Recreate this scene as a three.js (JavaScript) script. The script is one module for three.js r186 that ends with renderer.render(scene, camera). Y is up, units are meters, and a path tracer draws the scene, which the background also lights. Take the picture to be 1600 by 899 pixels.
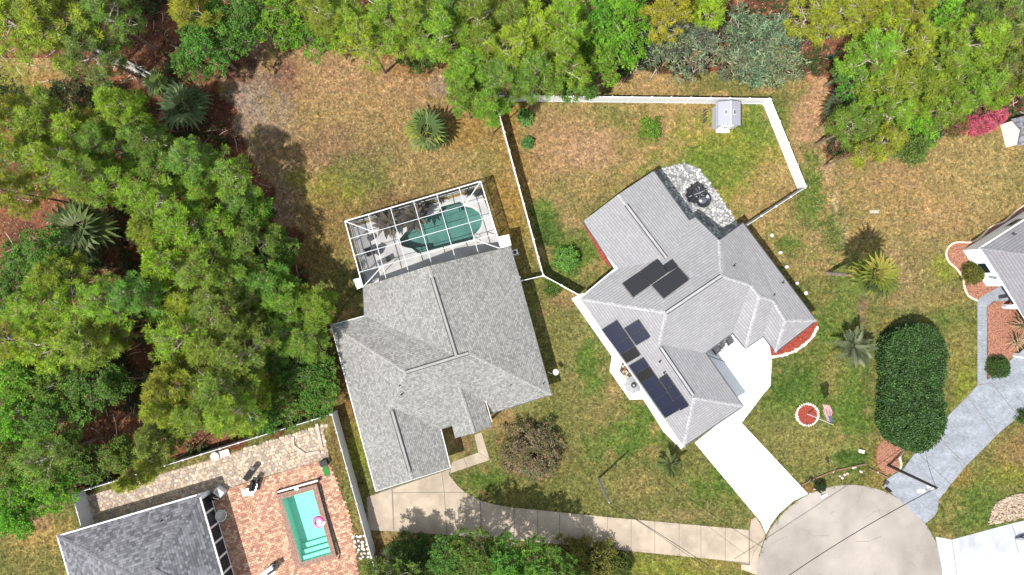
import * as THREE from 'three';
import { mergeGeometries } from 'three/addons/utils/BufferGeometryUtils.js';

// ------------------------------------------------------------------ camera, sky, sun, exposure
const scene = new THREE.Scene();
const H = 66.7, K = 16;                       // drone height in metres, metres on the ground per 16 photo pixels
const camera = new THREE.PerspectiveCamera(45.68, 1024 / 575, 0.5, 900);
camera.position.set(0, H, 0);
camera.up.set(0, 0, -1);
camera.lookAt(0, 0, 0);
scene.add(camera);
const SUN = new THREE.Vector3(-0.735 * Math.cos(1.08), Math.sin(1.08), 0.678 * Math.cos(1.08));
{ // clear, slightly hazy daylight sky
  const W = 256, Hs = 128, d = new Float32Array(W * Hs * 4), dir = new THREE.Vector3();
  for (let y = 0; y < Hs; y++) for (let x = 0; x < W; x++) {
    const el = (y + 0.5) / Hs * Math.PI - Math.PI / 2, az = (x + 0.5) / W * Math.PI * 2 - Math.PI, i = (y * W + x) * 4, up = Math.max(0, Math.sin(el)), k = Math.pow(1 - up, 2.2);
    dir.set(Math.cos(el) * Math.cos(az), Math.sin(el), Math.cos(el) * Math.sin(az)); const g = Math.pow(Math.max(0, dir.dot(SUN)), 10) * 0.35;
    d[i] = 0.44 + 0.4 * k + g; d[i + 1] = 0.5 + 0.37 * k + g * 0.97; d[i + 2] = 0.58 + 0.3 * k + g * 0.9; d[i + 3] = 1;
    if (el < 0) { d[i] = 0.3; d[i + 1] = 0.28; d[i + 2] = 0.24; }
  }
  const t = new THREE.DataTexture(d, W, Hs, THREE.RGBAFormat, THREE.FloatType); t.mapping = THREE.EquirectangularReflectionMapping; t.magFilter = THREE.LinearFilter; t.needsUpdate = true;
  scene.background = t; scene.environment = t;
}
const sun = new THREE.DirectionalLight(new THREE.Color(1, 0.965, 0.91), 4.6);
sun.position.copy(SUN).multiplyScalar(150);
sun.castShadow = true;
sun.shadow.mapSize.set(4096, 4096);
Object.assign(sun.shadow.camera, { left: -75, right: 75, top: 60, bottom: -60, near: 10, far: 320 });
sun.shadow.radius = 1.6;
scene.add(sun, sun.target);
const renderer = new THREE.WebGLRenderer({ antialias: true });
renderer.setSize(1024, 575);
renderer.toneMapping = THREE.LinearToneMapping;
renderer.toneMappingExposure = 1.62;
renderer.shadowMap.enabled = true;

// ------------------------------------------------------------------ small tools
function rng(seed) { let a = seed >>> 0; return () => { a = (a + 0x6D2B79F5) | 0; let t = Math.imul(a ^ (a >>> 15), 1 | a); t = (t + Math.imul(t ^ (t >>> 7), 61 | t)) ^ t; return ((t ^ (t >>> 14)) >>> 0) / 4294967296; }; }
const R = rng(20260);
const rr = (a, b, f = R) => a + (b - a) * f();
const gx = (px, h = 0) => (px - 800) / K * (1 - h / H), gz = (py, h = 0) => (py - 449.5) / K * (1 - h / H);
const V = (px, py, h = 0) => new THREE.Vector3(gx(px, h), h, gz(py, h));      // where a thing of height h stands that the photo shows at px, py
const P2 = (list, h = 0) => list.map(([x, y]) => [gx(x, h), gz(y, h)]);
const lin = (r, g, b, k = 1) => { const c = new THREE.Color().setRGB(r / 255, g / 255, b / 255, THREE.SRGBColorSpace); return c.multiplyScalar(k); };
const clamp = (x, a = 0, b = 1) => Math.min(b, Math.max(a, x));
const smooth = (a, b, x) => { const t = clamp((x - a) / (b - a)); return t * t * (3 - 2 * t); };

const taken = new Map(), baseOf = new Map();
function numbered(name) { const n = taken.get(name) || 0; taken.set(name, n + 1); return n ? `${name}_${String(n).padStart(3, '0')}` : name; }
function thing(name, label, category, at, group) {
  const o = new THREE.Group(); o.name = numbered(name); scene.add(o);
  o.position.set(at[0], at[1], at[2]); baseOf.set(o, at);
  o.userData = { label, category }; if (group) o.userData.group = group;
  return o;
}
const shade = (m) => { m.castShadow = true; m.receiveShadow = true; return m; };
function part(parent, name, geo, mat) {                    // geometry in world coordinates
  const b = baseOf.get(parent); geo.translate(-b[0], -b[1], -b[2]);
  const m = shade(new THREE.Mesh(geo, mat)); m.name = name; parent.add(m); baseOf.set(m, b); return m;
}
function put(parent, name, geo, mat, p, q, s) {            // shared geometry, own place in the parent
  const m = shade(new THREE.Mesh(geo, mat)); m.name = name;
  if (p) m.position.copy(p); if (q) m.quaternion.copy(q); if (s) (s.isVector3 ? m.scale.copy(s) : m.scale.setScalar(s));
  parent.add(m); return m;
}
function structure(name, geo, mat, label) {
  const m = shade(new THREE.Mesh(geo, mat)); m.name = numbered(name); m.userData = { kind: 'structure', label, category: name.replace(/_/g, ' ') }; scene.add(m); baseOf.set(m, [0, 0, 0]); return m;
}
function stuff(name, label, category, geo, mat, mats, cols) {
  const m = shade(new THREE.InstancedMesh(geo, mat, mats.length)); m.name = numbered(name);
  mats.forEach((x, i) => m.setMatrixAt(i, x)); if (cols) cols.forEach((c, i) => m.setColorAt(i, c));
  m.userData = { kind: 'stuff', label, category }; return m;
}
function inPoly(x, y, p) { let c = false; for (let i = 0, j = p.length - 1; i < p.length; j = i++) if ((p[i][1] > y) !== (p[j][1] > y) && x < (p[j][0] - p[i][0]) * (y - p[i][1]) / (p[j][1] - p[i][1]) + p[i][0]) c = !c; return c; }

function finish(pos, uv) {
  const g = new THREE.BufferGeometry();
  g.setAttribute('position', new THREE.Float32BufferAttribute(pos, 3));
  g.setAttribute('uv', new THREE.Float32BufferAttribute(uv, 2));
  g.computeVertexNormals(); return g;
}
// flat slab: outline [[x, z]], top at y, sides going down
function slab(poly, y, thick = 0.1, holes = []) {
  const c = poly.map((p) => new THREE.Vector2(p[0], p[1])), hs = holes.map((h) => h.map((p) => new THREE.Vector2(p[0], p[1])));
  if (THREE.ShapeUtils.isClockWise(c)) c.reverse();
  hs.forEach((h) => { if (!THREE.ShapeUtils.isClockWise(h)) h.reverse(); });
  const all = [...c, ...hs.flat()], pos = [], uv = [];
  const v = (p, h) => { pos.push(p.x, h, p.y); uv.push(p.x, p.y); };
  for (const [a, b, d] of THREE.ShapeUtils.triangulateShape(c, hs)) {
    const A = all[a], B = all[b], D = all[d], up = (B.x - A.x) * (D.y - A.y) - (B.y - A.y) * (D.x - A.x) < 0;
    for (const p of up ? [A, B, D] : [A, D, B]) v(p, y);
    if (thick > 0.05) for (const p of up ? [A, D, B] : [A, B, D]) v(p, y - thick);
  }
  if (thick > 0) for (const ring of [c, ...hs]) for (let i = 0; i < ring.length; i++) {
    const A = ring[i], B = ring[(i + 1) % ring.length];
    const q = [[A, y], [A, y - thick], [B, y - thick], [A, y], [B, y - thick], [B, y]].reverse();
    for (const [p, h] of q) { pos.push(p.x, h, p.y); uv.push(p.x + p.y, h); }
  }
  return finish(pos, uv);
}
// tilted slab through 3-D points, uv in metres along and up the slope
function slope(pts, thick = 0.13) {
  const n = new THREE.Vector3();
  pts.forEach((a, i) => { const b = pts[(i + 1) % pts.length]; n.x += (a.y - b.y) * (a.z + b.z); n.y += (a.z - b.z) * (a.x + b.x); n.z += (a.x - b.x) * (a.y + b.y); });
  n.normalize(); if (n.y < 0) n.negate();
  const t = new THREE.Vector3().crossVectors(new THREE.Vector3(0, 1, 0), n); if (t.length() < 1e-4) t.set(1, 0, 0); t.normalize();
  const s = new THREE.Vector3().crossVectors(n, t);
  const c = pts.map((p) => new THREE.Vector2(p.x, p.z)), pos = [], uv = [];
  const v = (p, d) => { pos.push(p.x, p.y - d, p.z); uv.push(p.dot(t), p.dot(s)); };
  for (const [a, b, d] of THREE.ShapeUtils.triangulateShape(c, [])) {
    const up = (c[b].x - c[a].x) * (c[d].y - c[a].y) - (c[b].y - c[a].y) * (c[d].x - c[a].x) < 0;
    const o = up ? [a, b, d] : [a, d, b];
    for (const i of o) v(pts[i], 0);
    for (const i of [o[0], o[2], o[1]]) v(pts[i], thick);
  }
  pts.forEach((A, i) => { const B = pts[(i + 1) % pts.length]; for (const [p, d] of [[A, 0], [A, thick], [B, thick], [A, 0], [B, thick], [B, 0]]) v(p, d); });
  const g = finish(pos, uv); g.userData = { n, t, s }; return g;
}
function beam(a, b, w, h) {                               // box from a to b; h is its upright side
  const d = new THREE.Vector3().subVectors(b, a), L = d.length(); d.normalize();
  const up = Math.abs(d.y) > 0.95 ? new THREE.Vector3(1, 0, 0) : new THREE.Vector3(0, 1, 0);
  const side = new THREE.Vector3().crossVectors(d, up).normalize(), u = new THREE.Vector3().crossVectors(side, d);
  const g = new THREE.BoxGeometry(w, h, L).toNonIndexed();
  g.applyMatrix4(new THREE.Matrix4().makeBasis(side, u, d.clone().negate()).setPosition(new THREE.Vector3().addVectors(a, b).multiplyScalar(0.5)));
  return g;
}
function taperTube(pts, rad, sides = 6) {
  const pos = [], uv = [], rings = [];
  let ref = new THREE.Vector3(0.31, 0.2, 0.93);
  pts.forEach((p, i) => {
    const d = new THREE.Vector3().subVectors(pts[Math.min(i + 1, pts.length - 1)], pts[Math.max(i - 1, 0)]).normalize();
    const s = new THREE.Vector3().crossVectors(d, ref).normalize(), u = new THREE.Vector3().crossVectors(d, s);
    rings.push([...Array(sides)].map((_, k) => { const a = k / sides * Math.PI * 2; return p.clone().addScaledVector(s, Math.cos(a) * rad[i]).addScaledVector(u, Math.sin(a) * rad[i]); }));
  });
  const v = (p, a, b) => { pos.push(p.x, p.y, p.z); uv.push(a, b); };
  for (let i = 0; i + 1 < rings.length; i++) for (let k = 0; k < sides; k++) {
    const k2 = (k + 1) % sides, A = rings[i][k], B = rings[i][k2], C = rings[i + 1][k2], D = rings[i + 1][k];
    v(A, k / sides, i); v(C, (k + 1) / sides, i + 1); v(B, (k + 1) / sides, i); v(A, k / sides, i); v(D, k / sides, i + 1); v(C, (k + 1) / sides, i + 1);
  }
  const end = rings[rings.length - 1]; for (let k = 1; k + 1 < sides; k++) { v(end[0], 0, 0); v(end[k + 1], 0, 0); v(end[k], 0, 0); }
  return finish(pos, uv);
}
const box = (w, h, d, x = 0, y = 0, z = 0, ry = 0) => { const g = new THREE.BoxGeometry(w, h, d).toNonIndexed(); if (ry) g.rotateY(ry); g.translate(x, y, z); return g; };
const cyl = (r0, r1, h, x = 0, y = 0, z = 0, n = 20) => { const g = new THREE.CylinderGeometry(r1, r0, h, n).toNonIndexed(); g.translate(x, y + h / 2, z); return g; };
const merge = (list) => mergeGeometries(list.map((g) => { const o = g.index ? g.toNonIndexed() : g; for (const k of Object.keys(o.attributes)) if (!['position', 'normal', 'uv'].includes(k)) o.deleteAttribute(k); o.userData = {}; return o; }));
function inset(poly, d) {
  let area = 0; poly.forEach((p, i) => { const q = poly[(i + 1) % poly.length]; area += p[0] * q[1] - q[0] * p[1]; });
  const s = area > 0 ? 1 : -1, n = poly.length;
  return poly.map((p, i) => {
    const a = poly[(i + n - 1) % n], b = poly[(i + 1) % n];
    const e1 = [p[0] - a[0], p[1] - a[1]], e2 = [b[0] - p[0], b[1] - p[1]], l1 = Math.hypot(...e1), l2 = Math.hypot(...e2);
    const n1 = [-e1[1] / l1 * s, e1[0] / l1 * s], n2 = [-e2[1] / l2 * s, e2[0] / l2 * s], k = 1 + n1[0] * n2[0] + n1[1] * n2[1];
    const f = d / Math.max(k, 0.25); return [p[0] + (n1[0] + n2[0]) * f, p[1] + (n1[1] + n2[1]) * f];
  });
}

// ------------------------------------------------------------------ noise and textures
const hashes = new Float32Array(65536); { const f = rng(77); for (let i = 0; i < 65536; i++) hashes[i] = f(); }
function vn(x, y, seed = 0, per = 0) {
  const xi = Math.floor(x), yi = Math.floor(y), fx = x - xi, fy = y - yi, u = fx * fx * (3 - 2 * fx), w = fy * fy * (3 - 2 * fy);
  let x0 = xi, x1 = xi + 1, y0 = yi, y1 = yi + 1; if (per) { x0 = ((x0 % per) + per) % per; x1 = ((x1 % per) + per) % per; y0 = ((y0 % per) + per) % per; y1 = ((y1 % per) + per) % per; }
  x0 = Math.imul(x0, 374761); x1 = Math.imul(x1, 374761); y0 = Math.imul(y0, 668265) + seed * 7919; y1 = Math.imul(y1, 668265) + seed * 7919;
  const a = hashes[(x0 + y0) & 65535], b = hashes[(x1 + y0) & 65535], c = hashes[(x0 + y1) & 65535], d = hashes[(x1 + y1) & 65535];
  return a + (b - a) * u + (c - a) * w + (a - b - c + d) * u * w;
}
const fbm = (x, y, seed, oct = 4, per = 0) => { let s = 0, a = 0.5, f = 1, t = 0; for (let i = 0; i < oct; i++) { s += a * vn(x * f, y * f, seed + i * 13, per ? per * f : 0); t += a; a *= 0.5; f *= 2; } return s / t; };
function tex(w, h, fn, srgb = true, size = 0) {
  const d = new Uint8Array(w * h * 4), o = [0, 0, 0];
  for (let y = 0; y < h; y++) for (let x = 0; x < w; x++) { fn(x, y, o); const i = (y * w + x) * 4; d[i] = clamp(o[0], 0, 255); d[i + 1] = clamp(o[1], 0, 255); d[i + 2] = clamp(o[2], 0, 255); d[i + 3] = 255; }
  const t = new THREE.DataTexture(d, w, h); t.wrapS = t.wrapT = THREE.RepeatWrapping; t.magFilter = THREE.LinearFilter; t.minFilter = THREE.LinearMipmapLinearFilter; t.generateMipmaps = true;
  if (srgb) t.colorSpace = THREE.SRGBColorSpace; if (size) t.repeat.set(1 / size, 1 / size); t.needsUpdate = true; return t;
}
function std(color, rough = 0.8, extra = {}) { return new THREE.MeshStandardMaterial({ color, roughness: rough, metalness: 0, ...extra }); }

// shingles: courses of random tabs, each tab its own blend of granules, thicker at its lower edge
function shingleMaps(seed, size, course, tabMin, tabMax, contrast, weather, shadowBand = [0.13, 0.86]) {
  const N = 1280, rows = Math.round(size / course), f = rng(seed), lay = [];
  for (let r = 0; r < rows; r++) { const cuts = [0]; while (cuts[cuts.length - 1] < size) cuts.push(cuts[cuts.length - 1] + tabMin + (tabMax - tabMin) * f()); lay.push({ cuts, tone: cuts.map(() => f()), lift: cuts.map(() => f()), off: f() * size }); }
  const find = (row, x) => { const u = (x + row.off) % size; let lo = 0, hi = row.cuts.length - 1; while (hi - lo > 1) { const m = (lo + hi) >> 1; if (row.cuts[m] <= u) lo = m; else hi = m; } return [lo, Math.min(u - row.cuts[lo], row.cuts[lo + 1] - u)]; };
  const info = (x, y) => { const X = x / N * size, Y = y / N * size, rf = Y / (size / rows), row = Math.min(rows - 1, Math.floor(rf)), t = rf - row; const [k, edge] = find(lay[row], X); return [lay[row], k, t, edge]; };
  const map = tex(N, N, (x, y, o) => {
    const [L, k, t, e] = info(x, y), tone = L.tone[k];
    let v = 1 + contrast * (tone - 0.5) + 0.10 * (vn(x * 0.5, y * 0.5, seed + 3) - 0.5) + weather * (fbm(x / N * 6, y / N * 6, seed + 5, 4, 6) - 0.5);
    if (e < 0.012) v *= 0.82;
    if (t < shadowBand[0]) v *= shadowBand[1];  // course shadow line painted into the colour, along with the printed dark granule band
    const q = 205 * Math.pow(clamp(v, 0.05, 1.6), 0.6); o[0] = q; o[1] = q; o[2] = q;
  }, true, size);
  const bump = tex(N, N, (x, y, o) => { const [L, k, t, e] = info(x, y); let v = (1 - t) * 150 + L.lift[k] * 75 + vn(x * 0.7, y * 0.7, seed) * 22; if (e < 0.012) v -= 60; o[0] = o[1] = o[2] = clamp(v, 0, 255); }, false, size);
  return { map, bump };
}
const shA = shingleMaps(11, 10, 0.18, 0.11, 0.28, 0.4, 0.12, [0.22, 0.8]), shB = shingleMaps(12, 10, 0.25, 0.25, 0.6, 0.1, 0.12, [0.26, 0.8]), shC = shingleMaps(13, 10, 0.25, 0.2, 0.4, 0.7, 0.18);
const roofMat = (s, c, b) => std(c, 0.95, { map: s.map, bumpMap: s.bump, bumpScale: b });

const concreteTex = tex(1024, 1024, (x, y, o) => {
  const s = fbm(x / 1024 * 5, y / 1024 * 5, 31, 5, 5), t = fbm(x / 1024 * 24, y / 1024 * 24, 32, 3, 24), v = 222 + (s - 0.5) * 80 + (t - 0.5) * 36 + (vn(x, y, 33) - 0.5) * 18;
  o[0] = v + 2; o[1] = v; o[2] = v - 3;
}, true, 14);
const paintTex = tex(512, 512, (x, y, o) => { const s = fbm(x / 512 * 8, y / 512 * 8, 35, 5, 8), v = 236 + (s - 0.5) * 34 + (vn(x, y, 36) - 0.5) * 8; o[0] = v; o[1] = v; o[2] = v; }, true, 9);
const grainTex = tex(512, 512, (x, y, o) => { const v = 218 + (fbm(x / 512 * 40, y / 512 * 40, 41, 3, 40) - 0.5) * 110 + (vn(x, y, 42) - 0.5) * 50; o[0] = v; o[1] = v; o[2] = v; }, true, 4);
const grainBump = tex(512, 512, (x, y, o) => { const v = 255 * fbm(x / 512 * 60, y / 512 * 60, 43, 3, 60); o[0] = v; o[1] = v; o[2] = v; }, false, 4);
const mulchTex = tex(512, 512, (x, y, o) => { const a = vn(x * 0.25, y * 0.11, 51), b = vn(x * 0.12, y * 0.3, 52), v = 190 + (Math.max(a, b) - 0.6) * 220 + (vn(x, y, 53) - 0.5) * 50; o[0] = v; o[1] = v * 0.95; o[2] = v * 0.9; }, true, 4);

const M = {
  white: std(lin(245, 245, 245, 0.8), 0.55), fence: std(lin(246, 246, 248, 0.78), 0.45), greyFence: std(lin(200, 203, 206, 0.85), 0.5), wallA: std(lin(214, 205, 188), 0.9, { bumpMap: grainBump, bumpScale: 0.004 }),
  wallW: std(lin(236, 240, 244), 0.85, { bumpMap: grainBump, bumpScale: 0.004 }), dark: std(lin(38, 38, 40), 0.8), black: std(lin(18, 18, 20), 0.85), grey: std(lin(150, 152, 155), 0.5),
  steel: std(lin(190, 192, 195), 0.3, { metalness: 0.85 }), glass: new THREE.MeshPhysicalMaterial({ color: lin(30, 38, 46), roughness: 0.05, metalness: 0, specularIntensity: 1 }),
  alu: std(lin(246, 248, 250, 0.8), 0.4), gutter: std(lin(205, 206, 208, 0.8), 0.45), drip: std(lin(58, 58, 62), 0.5),
  vent: std(lin(40, 40, 43), 0.8), bark: std(lin(140, 120, 104), 0.95, { map: grainTex }), limb: std(lin(176, 164, 152), 0.95), palmBark: std(lin(150, 138, 122), 0.95, { map: grainTex }),
  wood: std(lin(128, 98, 76), 0.8, { map: grainTex }), greyWood: std(lin(170, 168, 166), 0.85, { map: grainTex }), pole: std(lin(112, 100, 92), 0.9, { map: grainTex }), wire: std(lin(30, 30, 32), 0.6),
  stone: std(lin(206, 192, 176, 0.8), 0.9, { map: grainTex }), whiteStone: std(lin(226, 212, 198, 0.78), 0.9),
  mulch: std(lin(170, 76, 60, 0.85), 0.95, { map: mulchTex, bumpMap: grainBump, bumpScale: 0.03 }), mulchPink: std(lin(182, 132, 112, 0.85), 0.95, { map: mulchTex, bumpMap: grainBump, bumpScale: 0.03 }),
};

// ------------------------------------------------------------------ the ground
const poolA = [[622.5, 376], [624.6, 383.5], [633, 387], [643.5, 389], [653, 396.5], [668, 393], [698, 385], [739, 375], [741, 368], [747.5, 361], [752, 354], [754, 344], [749, 332.4], [738, 325], [726.7, 322.5], [719, 315], [689, 323], [686, 331], [660.5, 340], [646, 352], [632, 364]];
const poolC = [[440.5, 780.4], [488.6, 766], [517, 865.6], [471, 879]];
const lawn = [];                                       // patches: x, y, rx, ry, r, g, b, strength (photo pixels, colour of the matter)
const L = (...a) => lawn.push(a);
const TAN = [168, 140, 84], STRAW = [186, 150, 98], PINK = [180, 140, 96], OLIVE = [122, 122, 58], GREEN = [92, 122, 36], DEEP = [70, 102, 28], BROWN = [118, 84, 54], RED = [104, 58, 40], SAND = [164, 142, 122], GOLD = [162, 126, 56], LIME = [140, 146, 44], ORANGE = [162, 112, 62];
const woods = [
  [[-240, -140], [405, -140], [408, 40], [395, 75], [320, 95], [335, 160], [395, 225], [425, 300], [462, 390], [500, 470], [512, 560], [512, 645], [108, 768], [60, 800], [-240, 850]],
  [[405, -140], [1840, -140], [1840, 165], [1540, 190], [1470, 200], [1400, 240], [1290, 245], [1292, 120], [1240, 105], [1120, 112], [985, 118], [935, 142], [780, 150], [725, 135], [700, 92], [520, 74], [420, 66]],
];
// cleared lot
L(560, 120, 190, 80, ...PINK, 0.95); L(620, 95, 150, 45, ...STRAW, 0.6); L(520, 190, 120, 50, ...TAN, 0.7); L(380, 150, 60, 80, 168, 134, 116, 0.9); L(390, 150, 34, 40, ...SAND, 0.85); L(445, 110, 30, 40, 138, 96, 76, 0.7); L(690, 132, 22, 30, ...SAND, 0.7); L(420, 195, 40, 60, ...SAND, 0.6);
L(350, 110, 50, 26, ...RED, 0.8); L(660, 100, 80, 20, ...ORANGE, 0.7); L(440, 290, 26, 56, ...SAND, 0.75); L(455, 340, 30, 50, 176, 142, 110, 0.7); L(530, 240, 90, 40, 150, 116, 84, 0.7); L(530, 300, 52, 34, ...LIME, 0.95); L(455, 278, 26, 18, ...LIME, 0.7); L(560, 270, 40, 30, ...OLIVE, 0.7);
L(620, 320, 60, 26, 138, 106, 68, 0.7); L(520, 350, 60, 60, 142, 112, 64, 0.7); L(510, 420, 50, 50, ...OLIVE, 0.7); L(495, 400, 40, 40, 156, 118, 64, 0.5); L(700, 250, 70, 60, ...TAN, 0.7); L(740, 205, 50, 40, ...GOLD, 0.7); L(800, 300, 40, 140, ...GOLD, 0.8); L(760, 250, 40, 30, ...OLIVE, 0.45); L(430, 250, 40, 60, 166, 134, 96, 0.6);
// fenced yard
L(890, 230, 95, 70, ...PINK, 0.85); L(910, 235, 50, 36, 194, 152, 116, 0.6); L(1010, 175, 120, 28, ...TAN, 0.7); L(960, 175, 36, 22, ...OLIVE, 0.7); L(1130, 235, 110, 70, ...LIME, 0.8); L(1090, 260, 80, 34, ...GREEN, 0.6); L(1210, 275, 36, 30, ...TAN, 0.8); L(880, 330, 60, 50, 150, 130, 78, 0.7); L(852, 325, 22, 18, ...GREEN, 0.8); L(862, 365, 30, 30, ...DEEP, 0.8); L(900, 405, 50, 36, ...GREEN, 0.7); L(890, 346, 18, 14, ...PINK, 0.6); L(800, 175, 16, 40, ...GOLD, 0.7); L(930, 290, 60, 30, ...TAN, 0.6); L(1190, 190, 40, 30, ...GREEN, 0.6);
L(1030, 128, 90, 18, ...STRAW, 0.75); L(1150, 130, 80, 18, ...OLIVE, 0.8);
// path of straw, ditch, field
L(1272, 90, 24, 70, 184, 128, 92, 0.95); L(1280, 160, 24, 60, 196, 150, 108, 0.95); L(1260, 200, 26, 60, 190, 146, 110, 0.8); L(1290, 260, 14, 44, 206, 160, 126, 1); L(1305, 320, 10, 44, 200, 168, 130, 1); L(1318, 365, 9, 34, 194, 164, 128, 1); L(1348, 480, 8, 34, 150, 118, 96, 0.8);
L(1450, 300, 190, 100, ...TAN, 0.85); L(1390, 270, 60, 30, ...PINK, 0.6); L(1470, 330, 60, 40, ...PINK, 0.45); L(1540, 260, 80, 60, 172, 150, 90, 0.6); L(1270, 300, 26, 70, ...GREEN, 0.8); L(1300, 360, 22, 60, ...DEEP, 0.7); L(1250, 400, 60, 50, 130, 126, 66, 0.6); L(1240, 385, 30, 26, ...GREEN, 0.7); L(1266, 372, 22, 14, ...PINK, 0.6); L(1330, 420, 20, 60, ...GREEN, 0.4); L(1420, 430, 60, 60, 166, 138, 92, 0.7); L(1470, 425, 22, 24, ...LIME, 0.85); L(1460, 470, 60, 30, ...TAN, 0.6); L(1300, 500, 40, 40, ...GREEN, 0.6);
L(1480, 500, 40, 24, ...GREEN, 0.6); L(1508, 600, 26, 60, ...LIME, 0.85); L(1500, 540, 30, 50, 152, 134, 72, 0.6); L(1385, 600, 16, 110, ...GOLD, 0.7); L(1370, 520, 16, 60, ...OLIVE, 0.6);
// lawn by the flag, strip by the kerb
L(1270, 620, 90, 90, ...GREEN, 0.8); L(1230, 590, 40, 40, ...DEEP, 0.5); L(1300, 590, 24, 40, ...TAN, 0.6); L(1330, 660, 30, 70, ...GREEN, 0.7); L(1240, 680, 60, 40, 144, 134, 74, 0.75); L(1290, 700, 60, 30, 150, 138, 72, 0.6); L(1335, 715, 24, 20, ...DEEP, 0.85); L(1300, 755, 70, 20, ...OLIVE, 0.7); L(1268, 765, 18, 10, ...ORANGE, 0.7); L(1375, 720, 18, 40, ...GOLD, 0.6);
// between the two houses, front lawn
L(915, 560, 50, 110, 140, 132, 74, 0.7); L(920, 575, 28, 50, ...GREEN, 0.85); L(870, 500, 30, 50, ...OLIVE, 0.6); L(1000, 660, 50, 40, ...GREEN, 0.8); L(950, 655, 40, 40, 152, 130, 76, 0.6); L(880, 470, 30, 16, 162, 124, 84, 0.6); L(830, 480, 16, 80, ...OLIVE, 0.7);
L(900, 720, 60, 50, ...OLIVE, 0.8); L(960, 690, 40, 30, ...GREEN, 0.8); L(1000, 760, 60, 30, ...TAN, 0.45); L(1130, 760, 60, 30, ...GREEN, 0.75); L(1090, 790, 100, 16, ...OLIVE, 0.6); L(1060, 805, 60, 10, 164, 140, 90, 0.6); L(780, 650, 40, 30, 148, 112, 66, 0.7); L(760, 750, 40, 24, ...GREEN, 0.8); L(830, 710, 50, 40, 150, 108, 78, 0.7); L(820, 770, 60, 20, ...OLIVE, 0.7); L(720, 690, 20, 30, ...BROWN, 0.6);
L(550, 600, 24, 80, ...ORANGE, 0.8); L(560, 700, 26, 50, ...LIME, 0.8); L(585, 850, 26, 14, ...ORANGE, 0.7); L(530, 680, 16, 80, 140, 110, 60, 0.8); L(545, 790, 16, 40, ...OLIVE, 0.7); L(540, 820, 14, 30, ...GREEN, 0.6); L(570, 640, 16, 40, 148, 116, 60, 0.6);
L(1050, 885, 140, 20, ...LIME, 0.75); L(1120, 880, 50, 14, ...TAN, 0.5); L(1530, 760, 70, 60, ...OLIVE, 0.8); L(1530, 790, 50, 40, ...GREEN, 0.7); L(1590, 700, 60, 40, 160, 124, 76, 0.7); L(1500, 740, 24, 24, ...GOLD, 0.6); L(1570, 745, 40, 20, ...LIME, 0.6);
L(20, 120, 40, 26, ...LIME, 0.95); L(70, 130, 40, 20, ...GOLD, 0.8); L(60, 850, 60, 60, 178, 148, 80, 0.9); L(30, 880, 70, 30, ...OLIVE, 0.5); L(60, 810, 30, 20, 176, 130, 92, 0.7); L(80, 880, 30, 26, ...OLIVE, 0.5);
const GW = 2048, GH = 1152, GOX = 224, GOY = 126.5;    // one texel per photo pixel, 128 x 72 m
const woodsWarp = (x, y) => { const a = (vn(x * 0.03, y * 0.03, 61) - 0.5) * 40, b = (vn(x * 0.03, y * 0.03, 62) - 0.5) * 40; return woods.some((w) => inPoly(x + a, y + b, w)); };
const groundRGB = new Float32Array(GW * GH * 3);
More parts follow.
